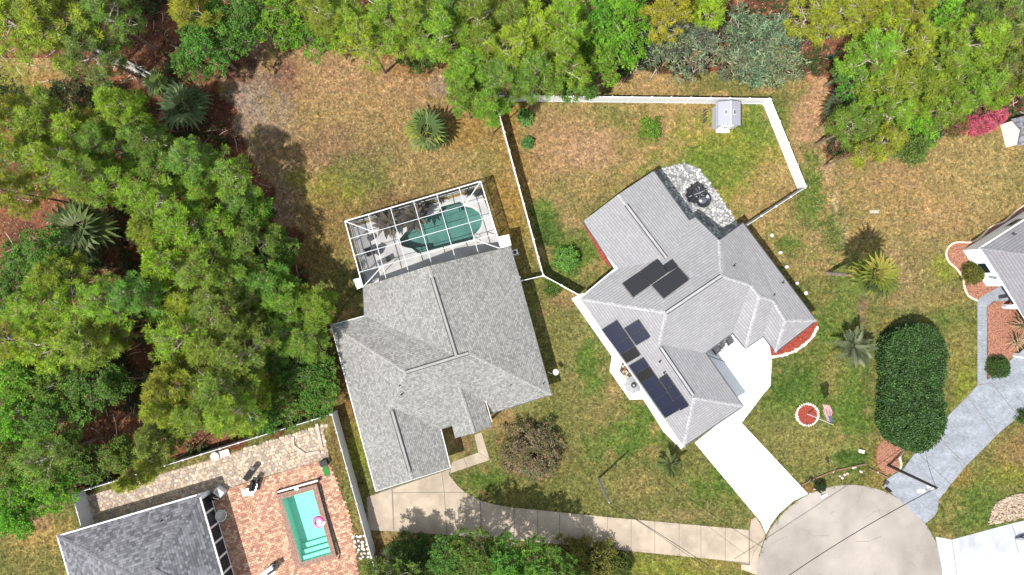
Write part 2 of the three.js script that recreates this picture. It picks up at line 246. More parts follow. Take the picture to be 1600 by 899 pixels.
{
  const bins = [], BS = 32, bw = GW / BS; for (let j = 0; j < GH / BS; j++) for (let i = 0; i < bw; i++) bins.push(lawn.filter(([lx, ly, rx, ry]) => { const dx = Math.max(0, Math.abs(lx - (i * BS + BS / 2 - GOX)) - BS / 2) / rx, dy = Math.max(0, Math.abs(ly - (j * BS + BS / 2 - GOY)) - BS / 2) / ry; return dx * dx + dy * dy < 3.2; }));
  const q = 4, mask = new Float32Array((GW / q + 1) * (GH / q + 1));
  for (let j = 0; j <= GH / q; j++) for (let i = 0; i <= GW / q; i++) mask[j * (GW / q + 1) + i] = woodsWarp(i * q - GOX, j * q - GOY) ? 1 : 0;
  for (let y = 0; y < GH; y++) for (let x = 0; x < GW; x++) {
    const X = x - GOX, Y = y - GOY, i = (y * GW + x) * 3;
    const n1 = fbm(X * 0.012, Y * 0.012, 1, 3), n2 = fbm(X * 0.045, Y * 0.045, 2, 3), n3 = fbm(X * 0.16, Y * 0.16, 3, 3), g1 = vn(X * 0.45, Y * 0.45, 4), g2 = vn(X * 0.9, Y * 0.9, 5);
    const ang = vn(X * 0.08, Y * 0.08, 9) * 6.3, ca = Math.cos(ang), sa = Math.sin(ang), blade = vn((X * ca + Y * sa) * 0.22, (Y * ca - X * sa) * 0.8, 10);
    let c0, c1, c2; const t = smooth(0.36, 0.62, n1 * 0.55 + n2 * 0.45 - 0.16 * smooth(380, 480, Y));
    c0 = OLIVE[0] + (TAN[0] - OLIVE[0]) * t; c1 = OLIVE[1] + (TAN[1] - OLIVE[1]) * t; c2 = OLIVE[2] + (TAN[2] - OLIVE[2]) * t;
    for (const [lx, ly, lrx, lry, r, g, b, s] of bins[(y >> 5) * bw + (x >> 5)]) {
      const dx = (X - lx) / lrx, dy = (Y - ly) / lry, d2 = dx * dx + dy * dy; if (d2 > 3.2) continue;
      const w = s * smooth(1.35, 0.35, Math.sqrt(d2) + (n2 - 0.5) * 1.5 + (n3 - 0.5) * 0.8);
      c0 += (r - c0) * w; c1 += (g - c1) * w; c2 += (b - c2) * w;
    }
    const mx = x / q, my = y / q, xi = Math.floor(mx), yi = Math.floor(my), fx = mx - xi, fy = my - yi, st = GW / q + 1, k = yi * st + xi;
    const wd = (mask[k] * (1 - fx) + mask[k + 1] * fx) * (1 - fy) + (mask[k + st] * (1 - fx) + mask[k + st + 1] * fx) * fy;
    if (wd > 0) { const l = smooth(0.4, 0.7, n2), w = wd * 0.92 * ((X < 110 && Y > 90 && Y < 155) ? 0.1 : 1); c0 += (RED[0] + 40 * l - c0) * w; c1 += (RED[1] + 26 * l - c1) * w; c2 += (RED[2] + 14 * l - c2) * w; }
    const mixg = (n3 - 0.5) * 0.3 + (g1 - 0.5) * 0.45 + (g2 - 0.5) * 0.5 + (blade - 0.5) * 0.8, f = Math.exp(mixg * 0.6), hue = (n3 - 0.5) * 18 + (blade - 0.5) * 16;
    const gy = c0 * 0.3 + c1 * 0.6 + c2 * 0.1; groundRGB[i] = (c0 + (gy - c0) * 0.1) * f + hue * 0.7; groundRGB[i + 1] = (c1 + (gy - c1) * 0.1) * f + hue * 0.15; groundRGB[i + 2] = (c2 + (gy - c2) * 0.1) * f + hue * 0.2;
  }
}
const groundTex = tex(GW, GH, (x, y, o) => { const i = (y * GW + x) * 3; o[0] = groundRGB[i]; o[1] = groundRGB[i + 1]; o[2] = groundRGB[i + 2]; });
groundTex.wrapS = groundTex.wrapT = THREE.MirroredRepeatWrapping;
const groundAt = (px, py) => { const x = clamp(Math.round(px + GOX), 0, GW - 1), y = clamp(Math.round(py + GOY), 0, GH - 1), i = (y * GW + x) * 3; return [groundRGB[i], groundRGB[i + 1], groundRGB[i + 2]]; };
const GK = 0.54;                                       // lit colours in the photo to base colours
{
  const g = slab([[-400, -400], [400, -400], [400, 400], [-400, 400]], 0, 0, [P2(poolA), P2(poolC)]);
  const uv = g.attributes.uv; for (let i = 0; i < uv.count; i++) uv.setXY(i, (uv.getX(i) + 64) / 128, (uv.getY(i) + 36) / 72);
  structure('ground', g, std(new THREE.Color(GK, GK, GK), 1, { map: groundTex }), 'dry lawn, bare earth and pine straw floor');
}
const hard = [];                                       // photo-pixel outlines that no grass grows on

// ------------------------------------------------------------------ road, driveways, walks, patios
const circle = (cx, cy, r, n = 72, a0 = 0, a1 = Math.PI * 2) => [...Array(n)].map((_, i) => { const a = a0 + (a1 - a0) * i / (a1 - a0 > 6.28 ? n : n - 1); return [cx + Math.cos(a) * r, cy + Math.sin(a) * r]; });
const conc = (c, rough = 0.9) => std(c, rough, { map: concreteTex, bumpMap: grainBump, bumpScale: 0.003 });
const roadTex = concreteTex.clone(); roadTex.repeat.set(1 / 34, 1 / 34); const roadMat = conc(lin(196, 184, 174, 0.62)), driveMat = conc(lin(214, 197, 177, 0.6)), paintMat = std(lin(250, 250, 250, 0.82), 0.7, { map: paintTex }), stampTex = tex(512, 512, (x, y, o) => { const u = (x + y * 0.42) / 512 * 24, r = ((y - x * 0.42) / 512 * 48), row = Math.floor(r), c = ((u + (row & 1) * 0.5) % 1 + 1) % 1, j = Math.min(r - row, 1 - r + row) < 0.1 || Math.min(c, 1 - c) < 0.05, n = fbm(x / 512 * 9, y / 512 * 9, 37, 4, 9); const v = 214 + (n - 0.5) * 50 + (vn(Math.floor(u + (row & 1) * 0.5) * 3, row * 3, 38) - 0.5) * 26 - (j ? 34 : 0); o[0] = v; o[1] = v; o[2] = v; }, true, 6), blueMat = std(lin(190, 196, 207, 0.62), 0.85, { map: stampTex, bumpMap: grainBump, bumpScale: 0.003 }), whiteSlab = conc(lin(226, 231, 240, 0.6));
{
  const arc = circle(1328, 903, 145, 60, Math.PI * 1.02, Math.PI * 1.98);
  const road = [...arc, [1471, 960], [1440, 1400], [1216, 1400], [1184, 960]]; hard.push(road);
  const o = structure('cul_de_sac_road', slab(P2(road), 0.02, 0.1), std(lin(196, 187, 180, 0.62), 0.92, { map: roadTex, bumpMap: grainBump, bumpScale: 0.004 }), 'round beige asphalt turning circle of the cul-de-sac');
  const crack = std(lin(122, 112, 104), 0.95), line = (pts, w) => { for (let i = 0; i + 1 < pts.length; i++) { const a = V(...pts[i]), b = V(...pts[i + 1]), d = new THREE.Vector3().subVectors(b, a).normalize(), s = new THREE.Vector3(-d.z, 0, d.x).multiplyScalar(w / 2); part(o, 'crack', slab([[a.x + s.x, a.z + s.z], [b.x + s.x, b.z + s.z], [b.x - s.x, b.z - s.z], [a.x - s.x, a.z - s.z]], 0.025, 0.004), crack); } };
  line([[1349, 762], [1343, 779], [1339, 787]], 0.05); line([[1252, 825], [1266, 834], [1271, 838]], 0.05); line([[1272, 838], [1296, 837]], 0.04); line([[1338, 847], [1358, 846], [1378, 838]], 0.04); line([[1373, 795], [1376, 808]], 0.04); line([[1298, 803], [1304, 798]], 0.05); line([[1352, 810], [1366, 800], [1378, 797]], 0.03); line([[1205, 850], [1230, 838]], 0.04); line([[1410, 870], [1430, 884]], 0.04);
}
function slabs(name, label, outline, list, mat, y = 0.05) {  // a paved drive whose joints show: each slab its own piece on a bed
  hard.push(outline);
  const o = structure(name, slab(inset(P2(outline), 0.03), y - 0.02, 0.06), std(lin(112, 106, 100), 0.95), label);
  for (const p of list) part(o, 'slab', slab(inset(P2(p), 0.014), y + rr(-0.002, 0.003), 0.05), mat);
  return o;
}
{ // drive of the house with the screened pool
  const topY = (x) => x < 950 ? 793 + (x - 800) * 0.1 : 808 + (x - 950) * 0.0908, botY = (x) => x < 950 ? 844 + (x - 800) * 0.0933 : 858 + (x - 950) * 0.0985;
  const outline = [[572, 777], [600, 766], [705, 732], [701, 741], [715, 759], [730, 773], [750, 782], [775, 789], [800, 793], [950, 808], [1062, 819], [1171, 828], [1171, 883], [1157, 881], [1087, 870], [950, 858], [800, 844], [700, 836.5], [575, 829]];
  const list = [[[573, 777], [612, 764], [615, 830.5], [576, 829]], [[613, 764], [690, 737.5], [694, 769], [614, 770]], [[690.5, 737.5], [704, 733], [701, 741], [715, 759], [727, 769.5], [694.5, 769]], [[614, 770.5], [694, 769.5], [698, 836], [616, 831]], [[694.5, 769.5], [728, 770], [750, 782], [752, 840], [698.5, 836]], [[751, 782.5], [775, 789], [803, 793.3], [803, 844.3], [753, 840]]];
  let x = 803.5; for (const nx of [840, 874, 911, 949, 986, 1023, 1061, 1095, 1133, 1170]) { list.push([[x, topY(x)], [nx, topY(nx)], [nx, botY(nx)], [x, botY(x)]]); x = nx + 0.4; }
  slabs('concrete_driveway', 'long beige concrete driveway with stained slabs', outline, list, driveMat);
  const ap = [[1171, 828], [1173, 812], [1181, 808], [1188, 818], [1197, 836], [1186, 868], [1183, 899], [1177, 897], [1158, 890], [1158, 882], [1171, 883]]; hard.push(ap);
  slabs('driveway_apron', 'beige concrete apron joining drive and cul-de-sac', ap, [[[1171.5, 828], [1173.5, 812], [1181, 808], [1188, 818], [1196, 836], [1178, 862]], [[1171.5, 828], [1178, 862], [1171.5, 883]], [[1178.4, 862], [1196, 836.5], [1186, 868], [1183, 899], [1177, 897], [1158, 890], [1158, 882], [1171.5, 883]]], driveMat, 0.045);
  const walk = [[706, 722], [747, 707], [741, 680], [752, 675], [766, 719], [703, 740]]; hard.push(walk);
  slabs('entry_walk', 'beige concrete walk to the covered entry', walk, [[[706, 722], [724, 715.5], [730, 731], [703, 740]], [[724.5, 715.3], [747.5, 707], [766, 719], [730.5, 730.8]], [[747, 706.6], [741, 680], [752, 675], [765.6, 718.4]]], driveMat, 0.056);
}
{ // white painted drive and walk of the solar house
  const drive = [[1085, 692], [1150, 640], [1095, 552], [1145, 512], [1198, 518], [1206, 560], [1204, 603], [1190, 620], [1159, 661], [1263, 772], [1240, 783], [1218, 802], [1205, 819], [1197, 835], [1188, 815]]; hard.push(drive);
  slabs('white_driveway', 'bright white painted driveway running down to the cul-de-sac', drive, [[[1085, 692], [1150, 640], [1095, 552], [1150, 572], [1190, 620], [1159, 661], [1263, 772], [1240, 783], [1218, 802], [1205, 819], [1197, 835], [1188, 815]], [[1095.3, 551.6], [1145, 512], [1198, 518], [1206, 560], [1204, 603], [1190.3, 619.6], [1150.3, 571.6]].map((p, i) => i === 0 ? [1095.6, 551.2] : p)], paintMat, 0.05);
  const walk = [[893, 467], [911, 458], [1000, 560], [1080, 690], [1064, 702], [1037, 675], [1005, 624], [984, 625], [952.5, 580], [956, 557]], hole = [[968, 580], [972, 566], [992, 582], [980, 594]]; hard.push(walk);
  structure('side_walk', slab(P2(walk), 0.055, 0.12, [P2(hole)]), paintMat, 'white painted concrete walk along the solar house');
  { const o = structure('planter_bed', slab(P2(hole), 0.03, 0.03), std(lin(96, 70, 54), 1, { map: mulchTex }), 'small brown planter bed let into the white side walk'), f = rng(71), g = new THREE.DodecahedronGeometry(0.13, 0); for (let i = 0; i < 26; i++) { let x, y; do { x = rr(968, 992, f); y = rr(566, 594, f); } while (!inPoly(x, y, hole)); put(o, 'planter_stone', g, i % 3 ? M.stone : M.wood, V(x, y).setY(0.06), new THREE.Quaternion().setFromEuler(new THREE.Euler(f() * 3, f() * 3, 0)), rr(0.6, 1.5, f)); } }
}
{ // drive, walk and beds of the house at the edge
  const drive = [[1527, 601], [1479, 652], [1430, 706], [1409, 736], [1397, 741], [1385, 749], [1381, 761], [1412, 787], [1445, 819], [1458, 809], [1465, 799], [1467, 781], [1510, 728], [1563, 675], [1600, 645], [1640, 625], [1640, 520], [1605, 540], [1545, 592]]; hard.push(drive);
  const cut = [[[1527, 601], [1545, 592], [1605, 540], [1640, 520], [1640, 625], [1600, 645], [1592, 651], [1549, 598]], [[1527, 602], [1548.5, 598.5], [1591.5, 651.4], [1563, 675], [1557, 681], [1512, 620]], [[1511.5, 620.4], [1556.5, 681.5], [1511, 727], [1477, 695], [1474, 657]], [[1473.5, 657.5], [1476.5, 695.5], [1510.5, 727.5], [1486, 757], [1432, 705]], [[1431.5, 705.5], [1485.5, 757.5], [1467, 781], [1465, 799], [1458, 809], [1445, 819], [1412, 787], [1381, 761], [1385, 749], [1397, 741], [1409, 736]]];
  slabs('stamped_driveway', 'pale blue-grey stamped concrete driveway curving up to the house', drive, cut, blueMat);
  const walk = [[1527, 601], [1527, 470], [1534, 463], [1549, 455], [1600, 425], [1600, 470], [1552, 471], [1541.5, 480], [1542, 594]]; hard.push(walk);
  const o = structure('front_walk', slab(P2(walk), 0.052, 0.1), std(lin(120, 120, 122), 0.9), 'blue-grey paved front walk between mulch beds'); let y = 600;
  while (y > 484) { const n = Math.max(481, y - 7.6); for (const [a, b] of [[1527.4, 1534.4], [1534.6, 1541.6]]) part(o, 'paver', slab(P2([[a, y - 0.2], [b, y - 0.2], [b, n + 0.2], [a, n + 0.2]]), 0.064 + rr(0, 0.004), 0.03), blueMat); y = n; if (n <= 481) break; }
  part(o, 'paver', slab(P2([[1527.4, 480.6], [1527.4, 470.5], [1534.4, 463.5], [1549, 455.4], [1599, 426], [1599, 469.6], [1551.8, 470.6], [1541.4, 480.4]]), 0.066, 0.03), blueMat);
  const white = [[1461, 838], [1487, 843], [1580, 818], [1700, 790], [1700, 960], [1473, 960], [1473, 890]]; hard.push(white);
  slabs('pale_driveway', 'pale white concrete driveway in the lower corner', white, [[[1461.5, 838.5], [1487, 843], [1495, 900], [1499, 960], [1473, 960], [1472, 890]], [[1487.5, 843], [1580, 818], [1600, 876], [1628, 960], [1499.6, 960], [1495.6, 900]], [[1580.6, 817.8], [1700, 790], [1700, 960], [1628.6, 960], [1600.6, 876]]], whiteSlab, 0.06);
}
function curbed(name, label, outline, mat, curbPts, y = 0.05) {
  hard.push(outline); const o = structure(name, slab(P2(outline), y, 0.06), mat, label);
  if (curbPts) { const c = new THREE.CatmullRomCurve3(curbPts.map(([x, z]) => V(x, z).setY(0.07))); const pts = c.getPoints(curbPts.length * 5); part(o, 'curb', taperTube(pts, pts.map(() => 0.1), 8), conc(lin(240, 216, 190, 0.95))); }
  return o;
}
const curbD = [[1606, 316], [1600, 321], [1584, 333], [1569, 346], [1548, 355], [1530, 372], [1517, 378.5], [1493, 379], [1483, 385], [1478, 395], [1480, 405], [1484, 411], [1496, 422], [1504, 435], [1507, 450], [1513, 462], [1527, 470]];
curbed('mulch_bed', 'pink mulch bed with curved cream curb round the house corner', [...curbD, [1549, 455], [1575, 440], [1545, 400], [1660, 320]], M.mulchPink, curbD);
curbed('mulch_bed', 'pink mulch bed with tan spiky plants beside the front walk', [[1542, 481], [1552, 472], [1640, 460], [1640, 515], [1603, 538], [1545, 591]], M.mulchPink, null);
curbed('mulch_bed', 'pink mulch patch round the street light pole', [[1372, 697], [1386, 681], [1396, 680], [1410, 693], [1413, 702], [1407, 715], [1408, 735], [1396, 740], [1384, 742], [1371, 728], [1369, 712]], M.mulchPink, [[1386, 681], [1398, 682], [1411, 695], [1412, 704], [1406, 714], [1408, 726], [1405, 735]]);
{ const b = curbed('mulch_bed', 'red mulch bed with white stone edging under the roof corner', [[1193, 538], [1206, 530], [1276, 497], [1277, 512], [1270, 524], [1260, 535], [1244, 547], [1224, 554], [1208, 557.5]], M.mulch, null);
  const g = new THREE.DodecahedronGeometry(0.16, 1), f = rng(5); const line = new THREE.CatmullRomCurve3([[1208, 557.5], [1224, 554.5], [1244, 547], [1260, 535.5], [1270, 525], [1277, 511]].map(([x, z]) => V(x, z)));
  for (const p of line.getSpacedPoints(26)) put(b, 'edging_stone', g, M.whiteStone, p.setY(0.07), new THREE.Quaternion().setFromEuler(new THREE.Euler(f() * 3, f() * 3, f() * 3)), new THREE.Vector3(rr(0.9, 1.5, f), rr(0.7, 1, f), rr(0.8, 1.3, f))); }
curbed('mulch_bed', 'narrow red mulch strip along the low-roofed rear wing', [[911, 350], [918, 346], [966, 416], [957, 422], [940, 404]], M.mulch, null);
// patios paved with small stones: bed plus one stone layer each
function paved(name, label, outline, y, bedColor, stone, pitchX, pitchZ, ang, jitter, tones, holes = [], scaleVar = 0.08) {
  hard.push(outline); const o = structure(name, slab(P2(outline), y, 0.08, holes.map((h) => P2(h))), std(bedColor, 0.95, { map: grainTex }), label);
  const f = rng(outline.length * 97 + y * 1000), poly = P2(outline), hs = holes.map((h) => P2(h)), xs = poly.map((p) => p[0]), zs = poly.map((p) => p[1]);
  const cx = (Math.min(...xs) + Math.max(...xs)) / 2, cz = (Math.min(...zs) + Math.max(...zs)) / 2, r = Math.hypot(Math.max(...xs) - cx, Math.max(...zs) - cz), mats = [], cols = [], ca = Math.cos(ang), sa = Math.sin(ang);
  let row = 0; for (let v = -r; v < r; v += pitchZ, row++) for (let u = -r + (row % 2) * pitchX / 2; u < r; u += pitchX) {
    const a = u + (f() - 0.5) * jitter * pitchX, b = v + (f() - 0.5) * jitter * pitchZ, x = cx + a * ca - b * sa, z = cz + a * sa + b * ca;
    const px = (x * K) + 800, py = z * K + 449.5; if (!inPoly(x, z, poly) || hs.some((h) => inPoly(x, z, h))) continue;
    const q = new THREE.Quaternion().setFromEuler(new THREE.Euler((f() - 0.5) * 0.03, -ang + (f() - 0.5) * jitter * 2.5, (f() - 0.5) * 0.03)), s = 1 + (f() - 0.5) * 2 * scaleVar;
    mats.push(new THREE.Matrix4().compose(new THREE.Vector3(x, y + (f() - 0.5) * 0.008, z), q, new THREE.Vector3(s, 1, 1 + (f() - 0.5) * 2 * scaleVar)));
    const t = tones[Math.floor(f() * tones.length)], k = 0.85 + f() * 0.3; cols.push(lin(...t).multiplyScalar(k));
  }
  const st = stuff('paving_stone', label, 'paving', stone, std(new THREE.Color(1, 1, 1), 0.9, { map: grainTex }), mats, cols); st.name = 'paving_stones'; st.userData = { kind: 'stuff' }; o.add(st); return o;
}
const brickStone = box(0.3, 0.03, 0.2), flag = new THREE.CylinderGeometry(0.22, 0.235, 0.03, 7).toNonIndexed(), flagMid = new THREE.CylinderGeometry(0.165, 0.175, 0.026, 7).toNonIndexed(), flagSmall = new THREE.CylinderGeometry(0.135, 0.145, 0.024, 6).toNonIndexed();
const deckC = [[431.5, 773.5], [495, 756.6], [525.7, 870.6], [461.6, 890]];
paved('flagstone_patio', 'cream flagstone patio along the back fence', [[128, 778], [514, 662], [505, 672], [516, 722], [500, 720], [376, 757], [342, 768], [312, 800], [146, 840]], 0.05, lin(150, 128, 108), flagMid, 0.33, 0.3, -0.28, 0.35, [[190, 172, 150], [182, 162, 140], [168, 150, 136], [158, 146, 138], [198, 182, 162]], [], 0.2);
paved('brick_patio', 'salmon brick patio round the plunge pool', [[312, 800], [342, 768.5], [376, 757.5], [500, 720.5], [514, 724], [522, 742], [548, 810], [556, 860], [566, 960], [330, 960]], 0.055, lin(150, 96, 76), brickStone, 0.325, 0.225, -0.3, 0.08, [[190, 148, 122], [178, 134, 112], [200, 164, 136], [166, 120, 102], [206, 176, 148]], [[[435.5, 776.5], [492, 761], [522, 868.5], [466, 885]]]);
const patioB = [[1026, 268], [1031, 264], [1049, 258.7], [1069, 255.5], [1085, 259.4], [1098, 270], [1117, 296], [1150, 345], [1160, 358], [1128, 382], [1090, 350], [1070, 350]];
paved('stone_patio', 'pale grey cobbled patio with rounded end behind the solar house', patioB, 0.05, lin(120, 118, 116), flagSmall, 0.27, 0.25, 0.4, 0.4, [[184, 184, 182], [168, 168, 168], [150, 150, 150], [196, 196, 194], [126, 126, 128]], [], 0.25);
// pool decks
const deckA = [[552, 355], [750, 297], [784, 380], [784, 395], [575, 452]];
hard.push([[540, 340], [756, 276], [800, 395], [570, 455]]);
structure('pool_deck', slab(P2(deckA), 0.06, 0.1, [P2(poolA)]), conc(lin(232, 232, 234, 0.7)), 'smooth pale grey pool deck inside the screen cage');

// ------------------------------------------------------------------ houses
function roofParts(t, faces, mat) { return faces.map((f) => part(t, 'roof_slope', slope(f.map((p) => V(...p))), mat)); }
function caps(t, a, b, mat, w = 0.3) {                       // overlapping cap shingles along a hip or ridge
  const A = V(...a), B = V(...b), d = new THREE.Vector3().subVectors(B, A), n = Math.max(2, Math.round(d.length() / 0.36)), list = []; d.normalize();
  const side = new THREE.Vector3(-d.z, 0, d.x).normalize(), f = rng(Math.round(A.x * 91 + B.z * 37) + 5000);
  for (let i = 0; i < n; i++) for (const s of [-1, 1]) {
    const p = A.clone().lerp(B, (i + 0.05) / n), q = A.clone().lerp(B, (i + 1.06) / n), o = side.clone().multiplyScalar(s * w / 2), lo = 0.075 + f() * 0.015;
    const e = [p.clone().setY(p.y + 0.055), q.clone().setY(q.y + 0.03), q.clone().add(o).setY(q.y - lo + 0.045), p.clone().add(o).setY(p.y - lo + 0.065)];
    list.push(slope(e, 0.02));
  }
  return part(t, 'ridge_cap', merge(list), mat);
}
function vent(t, a, b, mat) {
  const A = V(...a), B = V(...b), d = new THREE.Vector3().subVectors(B, A).normalize(), side = new THREE.Vector3(-d.z, 0, d.x), up = (v, h) => v.clone().setY(v.y + h);
  const o = part(t, 'ridge_vent', beam(up(A, 0.05), up(B, 0.05), 0.22, 0.06), mat);
  for (const s of [-1, 1]) { const e = side.clone().multiplyScalar(0.145 * s); part(o, 'louvre', beam(up(A, 0.028).add(e), up(B, 0.028).add(e), 0.07, 0.07), M.vent); }
}
function gutters(t, list, mat, name = 'gutter', w = 0.12) { for (const [a, b] of list) { const A = V(...a), B = V(...b); A.y -= 0.05; B.y -= 0.05; const d = new THREE.Vector3().subVectors(B, A).normalize(), o = new THREE.Vector3(d.z, 0, -d.x).multiplyScalar(0.0); part(t, name, beam(A.add(o), B.add(o), w, 0.15), mat); } }
function walls(t, outline, h, over, mat) {
  const p = outline.map(([x, y]) => [gx(x, h), gz(y, h)]), q = inset(p, over);
  part(t, 'wall', slab(q, h - 0.16, h - 0.17), mat); part(t, 'soffit', slab(inset(p, 0.07), h - 0.135, 0.02), M.white); return q;
}
function gable(t, pts, mat) { const A = pts.map((p) => V(...p)); part(t, 'gable_wall', slopeV(A), mat); }
function slopeV(p) { const n = new THREE.Vector3().crossVectors(p[1].clone().sub(p[0]), p[2].clone().sub(p[0])).normalize().multiplyScalar(0.06), q = p.map((v) => v.clone().add(n)), pos = [], uv = []; const tri = (a, b, c) => { for (const v of [a, b, c]) { pos.push(v.x, v.y, v.z); uv.push(v.x + v.z, v.y); } }; for (let i = 1; i + 1 < p.length; i++) { tri(p[0], p[i], p[i + 1]); tri(q[0], q[i + 1], q[i]); } p.forEach((a, i) => { const j = (i + 1) % p.length; tri(a, q[i], q[j]); tri(a, q[j], p[j]); }); return finish(pos, uv); }
function opening(t, wall, i, frac, w, h, sill, kind) {      // a window or a door standing 3 cm proud of its wall
  const a = wall[i], b = wall[(i + 1) % wall.length], L2 = Math.hypot(b[0] - a[0], b[1] - a[1]), dx = (b[0] - a[0]) / L2, dz = (b[1] - a[1]) / L2;
  let nx = dz, nz = -dx; const cx0 = a[0] + dx * L2 * frac, cz0 = a[1] + dz * L2 * frac; if (inPoly(cx0 + nx * 0.2, cz0 + nz * 0.2, wall)) { nx = -nx; nz = -nz; }
  const ry = Math.atan2(-dz, dx), at = (o) => [cx0 + nx * o, cz0 + nz * o], f = [];
  const bar = (u, y, ww, hh, o, th) => { const [x, z] = at(o); return box(ww, hh, th, x + dx * u, y, z + dz * u, ry); };
  f.push(bar(0, sill + h - 0.04, w, 0.08, 0.03, 0.08), bar(0, sill + 0.04, w, 0.08, 0.03, 0.08), bar(-w / 2 + 0.04, sill + h / 2, 0.08, h - 0.16, 0.03, 0.08), bar(w / 2 - 0.04, sill + h / 2, 0.08, h - 0.16, 0.03, 0.08));
  const m = part(t, kind, merge(f), M.white);
  if (kind === 'window') part(m, 'pane', bar(0, sill + h / 2, w - 0.16, h - 0.16, 0.02, 0.03), M.glass);
  else if (kind === 'garage_door') for (let k = 0; k < 4; k++) part(m, 'door_panel', bar(0, sill + 0.08 + (k + 0.5) * (h - 0.16) / 4, w - 0.17, (h - 0.16) / 4 - 0.02, 0.02, 0.04), M.white);
  else { part(m, 'door_leaf', bar(0, sill + h / 2, w - 0.16, h - 0.16, 0.02, 0.04), M.wallW); part(m, 'handle', bar(w / 2 - 0.2, sill + 1, 0.04, 0.14, 0.07, 0.05), M.steel); }
}
const pipeVent = (t, px, py, h, mat = M.dark) => { const p = V(px, py, h); part(t, 'vent_pipe', cyl(0.07, 0.06, 0.4, p.x, p.y - 0.2, p.z, 10), mat); };

{ // ---- house with the screened pool
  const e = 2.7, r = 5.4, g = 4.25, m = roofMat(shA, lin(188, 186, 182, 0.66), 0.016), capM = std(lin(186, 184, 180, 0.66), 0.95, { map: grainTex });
  const c = V(690, 560); const t = thing('house', 'large house with mottled pale grey shingle roof beside the screened pool', 'house', [c.x, 0, c.z]);
  const a = [567, 448, e], b = [798, 385, e], cc = [812, 432, e], d = [862, 617, e], k = [689, 671, e], l = [704, 731, e], mm = [587, 768, e], n = [517, 508, e], o = [569, 494, e], p = [669, 416, r], q = [713, 557, r], s = [732, 552, r], tt = [634, 582, r], w = [610, 636, g], x = [644, 750, g];
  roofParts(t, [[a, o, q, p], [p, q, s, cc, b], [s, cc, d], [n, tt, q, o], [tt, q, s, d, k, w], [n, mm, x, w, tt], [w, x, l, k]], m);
  const pe = 3.3, pr = 4.2; roofParts(t, [[[717, 604, pr], [741, 677, pr], [711, 685, pe], [699, 637, pe]], [[717, 604, pr], [755, 622, pe], [769, 667, pe], [741, 677, pr]]], m);
  const wl = walls(t, [a, b, d, k, l, mm, n, o], e, 0.45, M.wallA);
  gable(t, [[571, 447, e], [669, 418.5, r - 0.1], [795, 387, e]], M.wallA); gable(t, [[590, 766, e], [644, 747.5, g - 0.1], [701, 730, e]], M.wallA);
  gable(t, [[713, 683.5, pe - 0.1], [741, 676, pr - 0.12], [767, 666.5, pe - 0.1]], M.wallA); gable(t, [[757, 622, pe], [768, 660, pe], [768, 660, e], [757, 622, e]], M.wallA);
  for (const [x1, y1] of [[713, 681], [766, 665]]) { const v = V(x1, y1, 3.2); part(t, 'porch_post', box(0.2, 3.15, 0.2, v.x, 1.6, v.z), M.white); }
  for (const q of [[[779, 370], [795, 366.5], [799, 383.5], [784, 388]], [[551, 437], [562, 434.5], [568, 447.5], [558, 452.5]]]) part(t, 'flat_roof', slab(P2(q, 2.72), 2.72, 0.14), M.white);
  for (const [u, v] of [[s, d], [s, cc], [n, tt], [tt, w]]) caps(t, u, v, capM);
  caps(t, p, [675, 434, r], capM); caps(t, [641, 738, g], x, capM); caps(t, [717, 604, pr], [741, 677, pr], capM);
  vent(t, [675, 434, r], q, capM); vent(t, tt, s, capM); vent(t, [612, 642, g], [640, 737, g], capM);
  gutters(t, [[n, mm], [mm, l], [l, k], [o, n]], M.gutter, 'gutter', 0.075); gutters(t, [[d, b], [k, d], [a, o]], M.drip, 'drip_edge', 0.06);
  pipeVent(t, 627, 617, 4.9); pipeVent(t, 798, 602, 3.6); pipeVent(t, 849, 600, 3.0); pipeVent(t, 624, 603, 5.0);
  opening(t, wl, 5, 0.5, 0.001 + 4.9, 2.2, 0.02, 'garage_door'); opening(t, wl, 1, 0.3, 1.6, 1.3, 0.9, 'window'); opening(t, wl, 1, 0.7, 1.2, 1.3, 0.9, 'window'); opening(t, wl, 6, 0.4, 1.2, 1.2, 0.9, 'window'); opening(t, wl, 2, 0.25, 1.6, 1.4, 0.7, 'window'); opening(t, wl, 3, 0.3, 1.0, 2.1, 0.02, 'door'); opening(t, wl, 0, 0.6, 2.4, 2.1, 0.02, 'window');
}
let solarPlane, westPlane, solarHouse;
